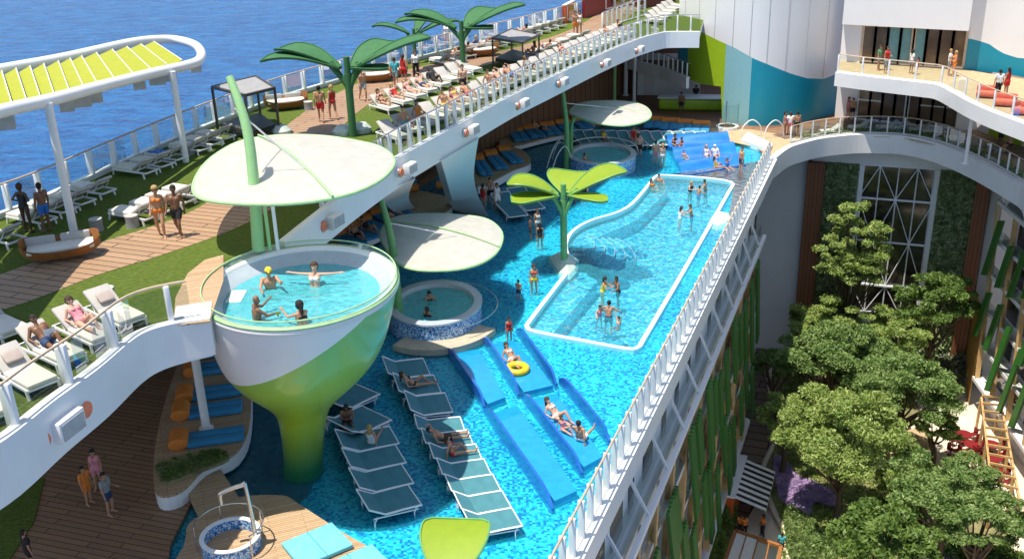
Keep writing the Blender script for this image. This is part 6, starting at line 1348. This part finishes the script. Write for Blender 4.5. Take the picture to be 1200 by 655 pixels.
for x, y, a, po, sx_, sk, hr_, cl, lab, sc, z in [
 (765, 224, -40, 'sit', 'f', 't', 'n', [('suit', 'orange')], 'woman sitting on the ledge at the top left pool edge', .95, -.35), (773, 219, -70, 'sit', 'm', 't', 'k', [('shorts', 'black')], 'man sitting beside her on the ledge at the top left pool edge', .98, -.35),
 (808, 240, -60, 'hug', 'f', 'l', 'y', [('suit', 'black')], 'blond swimmer left of the far trio in the deep pool', 1., PD), (818, 242, 30, 'wade', 'm', 't', 'k', [('shorts', 'blue')], 'child swimmer in the middle of the far trio', .85, PD+.2), (826, 239, 160, 'wade', 'm', 't', 'k', [('shorts', 'navy')], 'tall swimmer right in the far trio', 1.02, PD),
 (796, 272, 20, 'wade', 'f', 'l', 'n', [('suit', 'white')], 'woman reaching out in the right half of the deep pool', 1., PD), (810, 270, 170, 'hug', 'm', 't', 'n', [('shorts', 'blue')], 'man facing the reaching woman in the deep pool', 1.02, PD),
 (706, 361, -20, 'hug', 'f', 't', 'k', [('suit', 'yellow')], 'woman holding a yellow garment in the near half of the deep pool', 1.06, PD), (724, 361, 190, 'wade', 'm', 'b', 'k', [('shorts', 'black')], 'man facing the woman in yellow in the deep pool', 1.08, PD),
 (702, 386, -60, 'wade', 'f', 'l', 'n', [('suit', 'pink')], 'child in pink left of the father in the near pool corner', .8, -.8), (713, 392, 75, 'wade', 'm', 't', 'k', [('shorts', 'navy')], 'father seen from behind in the near pool corner', 1.08, PD), (725, 387, 200, 'armsup', 'm', 'l', 'k', [('shorts', 'red')], 'small child right of the father in the near pool corner', .8, -.35)]:
    pw(x, y, a, po, sx_, sk, hr_, cl, lab, sc, z)
# spa bathers
for x, y, a, po, sx_, sk, hr_, cl, lab in [(503, 346, -80, 'reach', 'f', 't', 'kbun', [('bra', 'black')], 'woman raising a hand at the back of the round spa'), (500, 366, 70, 'reach', 'f', 't', 'n', [('suit', 'black')], 'woman seen from behind in the round spa')]:
    p = P(x, y, 1.15); person((p.x, p.y, .3), a, po, sx_, sk, hr_, cl, lab, 1.)
p = P(684, 186, 1.1); person((p.x, p.y, .4), 0, 'reach', 'm', 't', 'k', [('shorts', 'grey')], 'man bathing at the left side of the far spa', 1.0)
# people on pool loungers
def slp(k, **kw): return None
def near_sling(cpx, *a, **kw): return on_lounger(cpx, *a, z=.2, **kw)
near_sling((486, 447), 'recline', 'f', 't', 'n', [('bra', 'black'), ('brief', 'black')], 'woman in dark bikini on the bank of three loungers', 1.08)
near_sling((535, 512), 'lieback', 'm', 't', 'k', [('shorts', 'black')], 'man in black trunks lying on the long lounger bank', 1.05)
near_sling((545, 532), 'sit', 'f', 't', 'n', [('bra', 'red'), ('brief', 'red')], 'woman in red bikini beside him on the long lounger bank', 1.05)
person(W_(408, 506, .0), -75, 'edge', 'm', 'b', 'k', [('shorts', 'black')], 'man sitting with hand at his chin near the spa stem', 1.05)
person(W_(436, 520, .3), 80, 'sit', 'f', 't', 'y', [('suit', 'white')], 'blond woman in white swimsuit seen from behind in the bowl shadow', 1.05)
on_lounger((742, 158), 'recline', 'f', 't', 'k', [('suit', 'black')], 'woman lying on the far lounger bank beside the canopy tip', 1., z=.2); on_lounger((750, 156), 'lieback', 'm', 't', 'n', [('shorts', 'red')], 'man in red shorts lying on the far lounger bank', 1., z=.2)
on_lounger((704, 160), 'recline', 'f', 't', 'y', [('suit', 'yellow')], 'blond sunbather in the shade of the far canopy', 1., z=.2)
# fins: people on the ramps
person(W_(600, 424, .2), -60, 'recline', 'f', 't', 'n', [('bra', 'white'), ('brief', 'white')], 'woman in white bikini floating on the yellow ring', 1.08)
person(W_(652, 490, .2), -45, 'recline', 'f', 'l', 'n', [('bra', 'white'), ('brief', 'white')], 'woman in white bikini reclining in the right water channel', 1.08)
person(W_(660, 504, .2), -50, 'sit', 'f', 'l', 'n', [('suit', 'pink')], 'small child in pink between the couple in the right channel', .72)
person(W_(680, 516, .2), 60, 'sit', 'm', 't', 'k', [('shorts', 'white')], 'man seen from behind sitting in the right water channel', 1.1)
# standing group by the support fin
pw(567, 247, 60, 'stand', 'f', 't', 'n', [('suit', 'red')], 'woman in red left of the pair beside the support fin', 1.08, .12 if 0 else WZ); pw(583, 247, -60, 'talk', 'f', 't', 'n', [('dress', 'white')], 'woman in white dress beside the support fin', 1.1); pw(575, 240, -90, 'stand', 'm', 't', 'k', [('shorts', 'black')], 'man behind the woman in the white dress', 1.1)
# daybed people
for x, y, a, sx_, cl, lab in [(418, 277, -50, 'm', [('shorts', 'black')], 'man lying on the blue mats under the balustrade'), (432, 270, -40, 'f', [('suit', 'black')], 'woman lying beside him on the blue mats under the balustrade'), (462, 256, 20, 'm', [('shorts', 'navy')], 'man lying at the right end of the shaded mats'), (632, 152, -20, 'm', [('shorts', 'black')], 'man lounging on the long bench behind the far spa')]:
    person(W_(x, y, .95), a, 'recline', sx_, 't', 'k', cl, lab, 1.05)
# terrace and balcony people
T1 = .16
for x, y, z, a, po, sx_, sk, hr_, cl, lab, sc in [
 (919, 158, T1, -40, 'stand', 'f', 't', 'k', [('suit', 'pink')], 'woman in pink left of the trio on the terrace before the teal wall', 1.1), (925, 158, T1, 80, 'walk', 'm', 't', 'n', [('shirt', 'white'), ('shorts', 'pink')], 'person in white shirt in the trio before the teal wall', 1.1), (933, 159, T1, 100, 'talk', 'm', 't', 'k', [('shorts', 'black')], 'man in black trunks in the trio before the teal wall', 1.15),
 (993, 140, T1, -60, 'stand', 'f', 't', 'n', [('suit', 'pink')], 'woman in the doorway couple at the left end of the lower glazing', 1.1), (998, 141, T1, -90, 'stand', 'm', 't', 'k', [('shorts', 'black')], 'man in the couple at the left end of the lower glazing', 1.1),
 (1029, 82, 5.15, -40, 'stand', 'm', 't', 'n', [('shirt', 'green'), ('shorts', 'grey')], 'man in green shirt on the balcony', 1.1), (1038, 82, 5.15, -80, 'talk', 'f', 't', 'n', [('dress', 'red')], 'woman in red on the balcony beside the man in green', 1.05), (1037, 86, 5.15, 30, 'stand', 'm', 't', 'k', [('shirt', 'grey'), ('shorts', 'grey')], 'child in grey between the balcony couple', .75),
 (1067, 86, 5.15, 20, 'stand', 'f', 't', 'k', [('shirt', 'white'), ('shorts', 'grey')], 'woman in white shirt with a child on the balcony', 1.05), (1074, 87, 5.15, 160, 'stand', 'f', 't', 'k', [('dress', 'red')], 'child in red on the balcony', .75),
 (1111, 88, 5.15, -30, 'talk', 'm', 'l', 'y', [('shirt', 'white'), ('shorts', 'grey')], 'man in white shirt at the corner of the balcony', 1.15), (1117, 89, 5.15, 170, 'talk', 'f', 'l', 'y', [('dress', 'orange')], 'woman in orange dress at the corner of the balcony', 1.1),
 (1168, 115, 5.15, 90, 'stand', 'm', 't', 'k', [('shirt', 'white'), ('trousers', 'black')], 'man in white shirt before the teal wall on the far right balcony', 1.15), (1178, 113, 5.15, 120, 'stand', 'f', 't', 'k', [('dress', 'red')], 'woman in red dress before the teal wall on the far right balcony', 1.15),
 (1171, 172, T1, 20, 'stand', 'm', 'b', 'k', [('shorts', 'black')], 'man in the shade under the far right balcony', 1.1), (1183, 178, T1, 180, 'edge', 'm', 't', 'k', [('shorts', 'black')], 'tanned man sitting under the far right balcony', 1.1),
 (798, 134, .12, -90, 'stand', 'm', 'b', 'k', [('shorts', 'black')], 'guest standing in front of the lime bar', 1.15), (815, 124, .12, -90, 'stand', 'm', 'b', 'k', [('shirt', 'black'), ('trousers', 'black')], 'barkeeper in black behind the lime bar', 1.1),
 (893, 628, GZ+.02, 200, 'talk', 'f', 'b', 'k', [('shirt', 'orange'), ('trousers', 'black')], 'woman in orange top on the garden path', 1.), (867, 626, GZ+.02, -90, 'stand', 'm', 'b', 'k', [('shirt', 'orange'), ('trousers', 'black')], 'left of the two people under the striped awning', .95), (872, 628, GZ+.02, -70, 'stand', 'f', 'b', 'k', [('shirt', 'orange'), ('trousers', 'black')], 'right of the two people under the striped awning', .95),
 (1086, 440, GZ+.3, -90, 'stand', 'm', 'd', 'k', [('shirt', 'black'), ('trousers', 'black')], 'dark clothed visitor near the silvery shrubs', .9), (926, 425, GZ+.02, 60, 'walk', 'm', 'd', 'k', [('shirt', 'black'), ('trousers', 'black')], 'dark clothed visitor on the shaded walk', 1.), (915, 648, GZ+.02, 60, 'walk', 'm', 'd', 'k', [('shirt', 'teal'), ('shorts', 'black')], 'visitor in teal beside the hedge', .95)]:
    person(W_(x, y, z), a, po, sx_, sk, hr_, cl, lab, sc)
gl2 = P(326, 372, 8.0); tag(MB().lathe([(0, 0), (.035, 0), (.05, .14), (.046, .14), (.03, .02)], 14).build('drink_glass', 'limeslat'), 'green drink held by the bald man in the raised spa', 'drink').location = gl2+Vector((0, 0, .05))

# towels and bags left on loungers
for i, (k, m_, lb) in enumerate([(4, 'c_cloth_white', 'white towel left on the fifth lounger of the sea rail row'), (7, 'c_cloth_blue', 'blue towel left on the eighth lounger of the sea rail row'), (12, 'c_cloth_white', 'white towel on the second lounger of the short lawn row')]):
    loc, ang, sc, _ = LNG[k]; t = MB(); n = 8; v = []
    for a in range(n+1):
        for b in range(5): v.append((.1+.8*a/n, -.3+.15*b+.03*math.sin(a*1.3), .425+.02*math.sin(a*2.1+b)+.012*math.cos(b*2.2)))
    v += [(x, y, z-.03) for x, y, z in v]; m0 = (n+1)*5; f = []
    for a in range(n):
        for b in range(4): q = a*5+b; f += [(q, q+1, q+6, q+5), (q+m0, q+5+m0, q+6+m0, q+1+m0)]
    o = t.add(v, f, True).build('towel', m_, recalc=False); o.location = loc; o.rotation_euler = (0, 0, ang); o.scale = sc; tag(o, lb, 'towel')
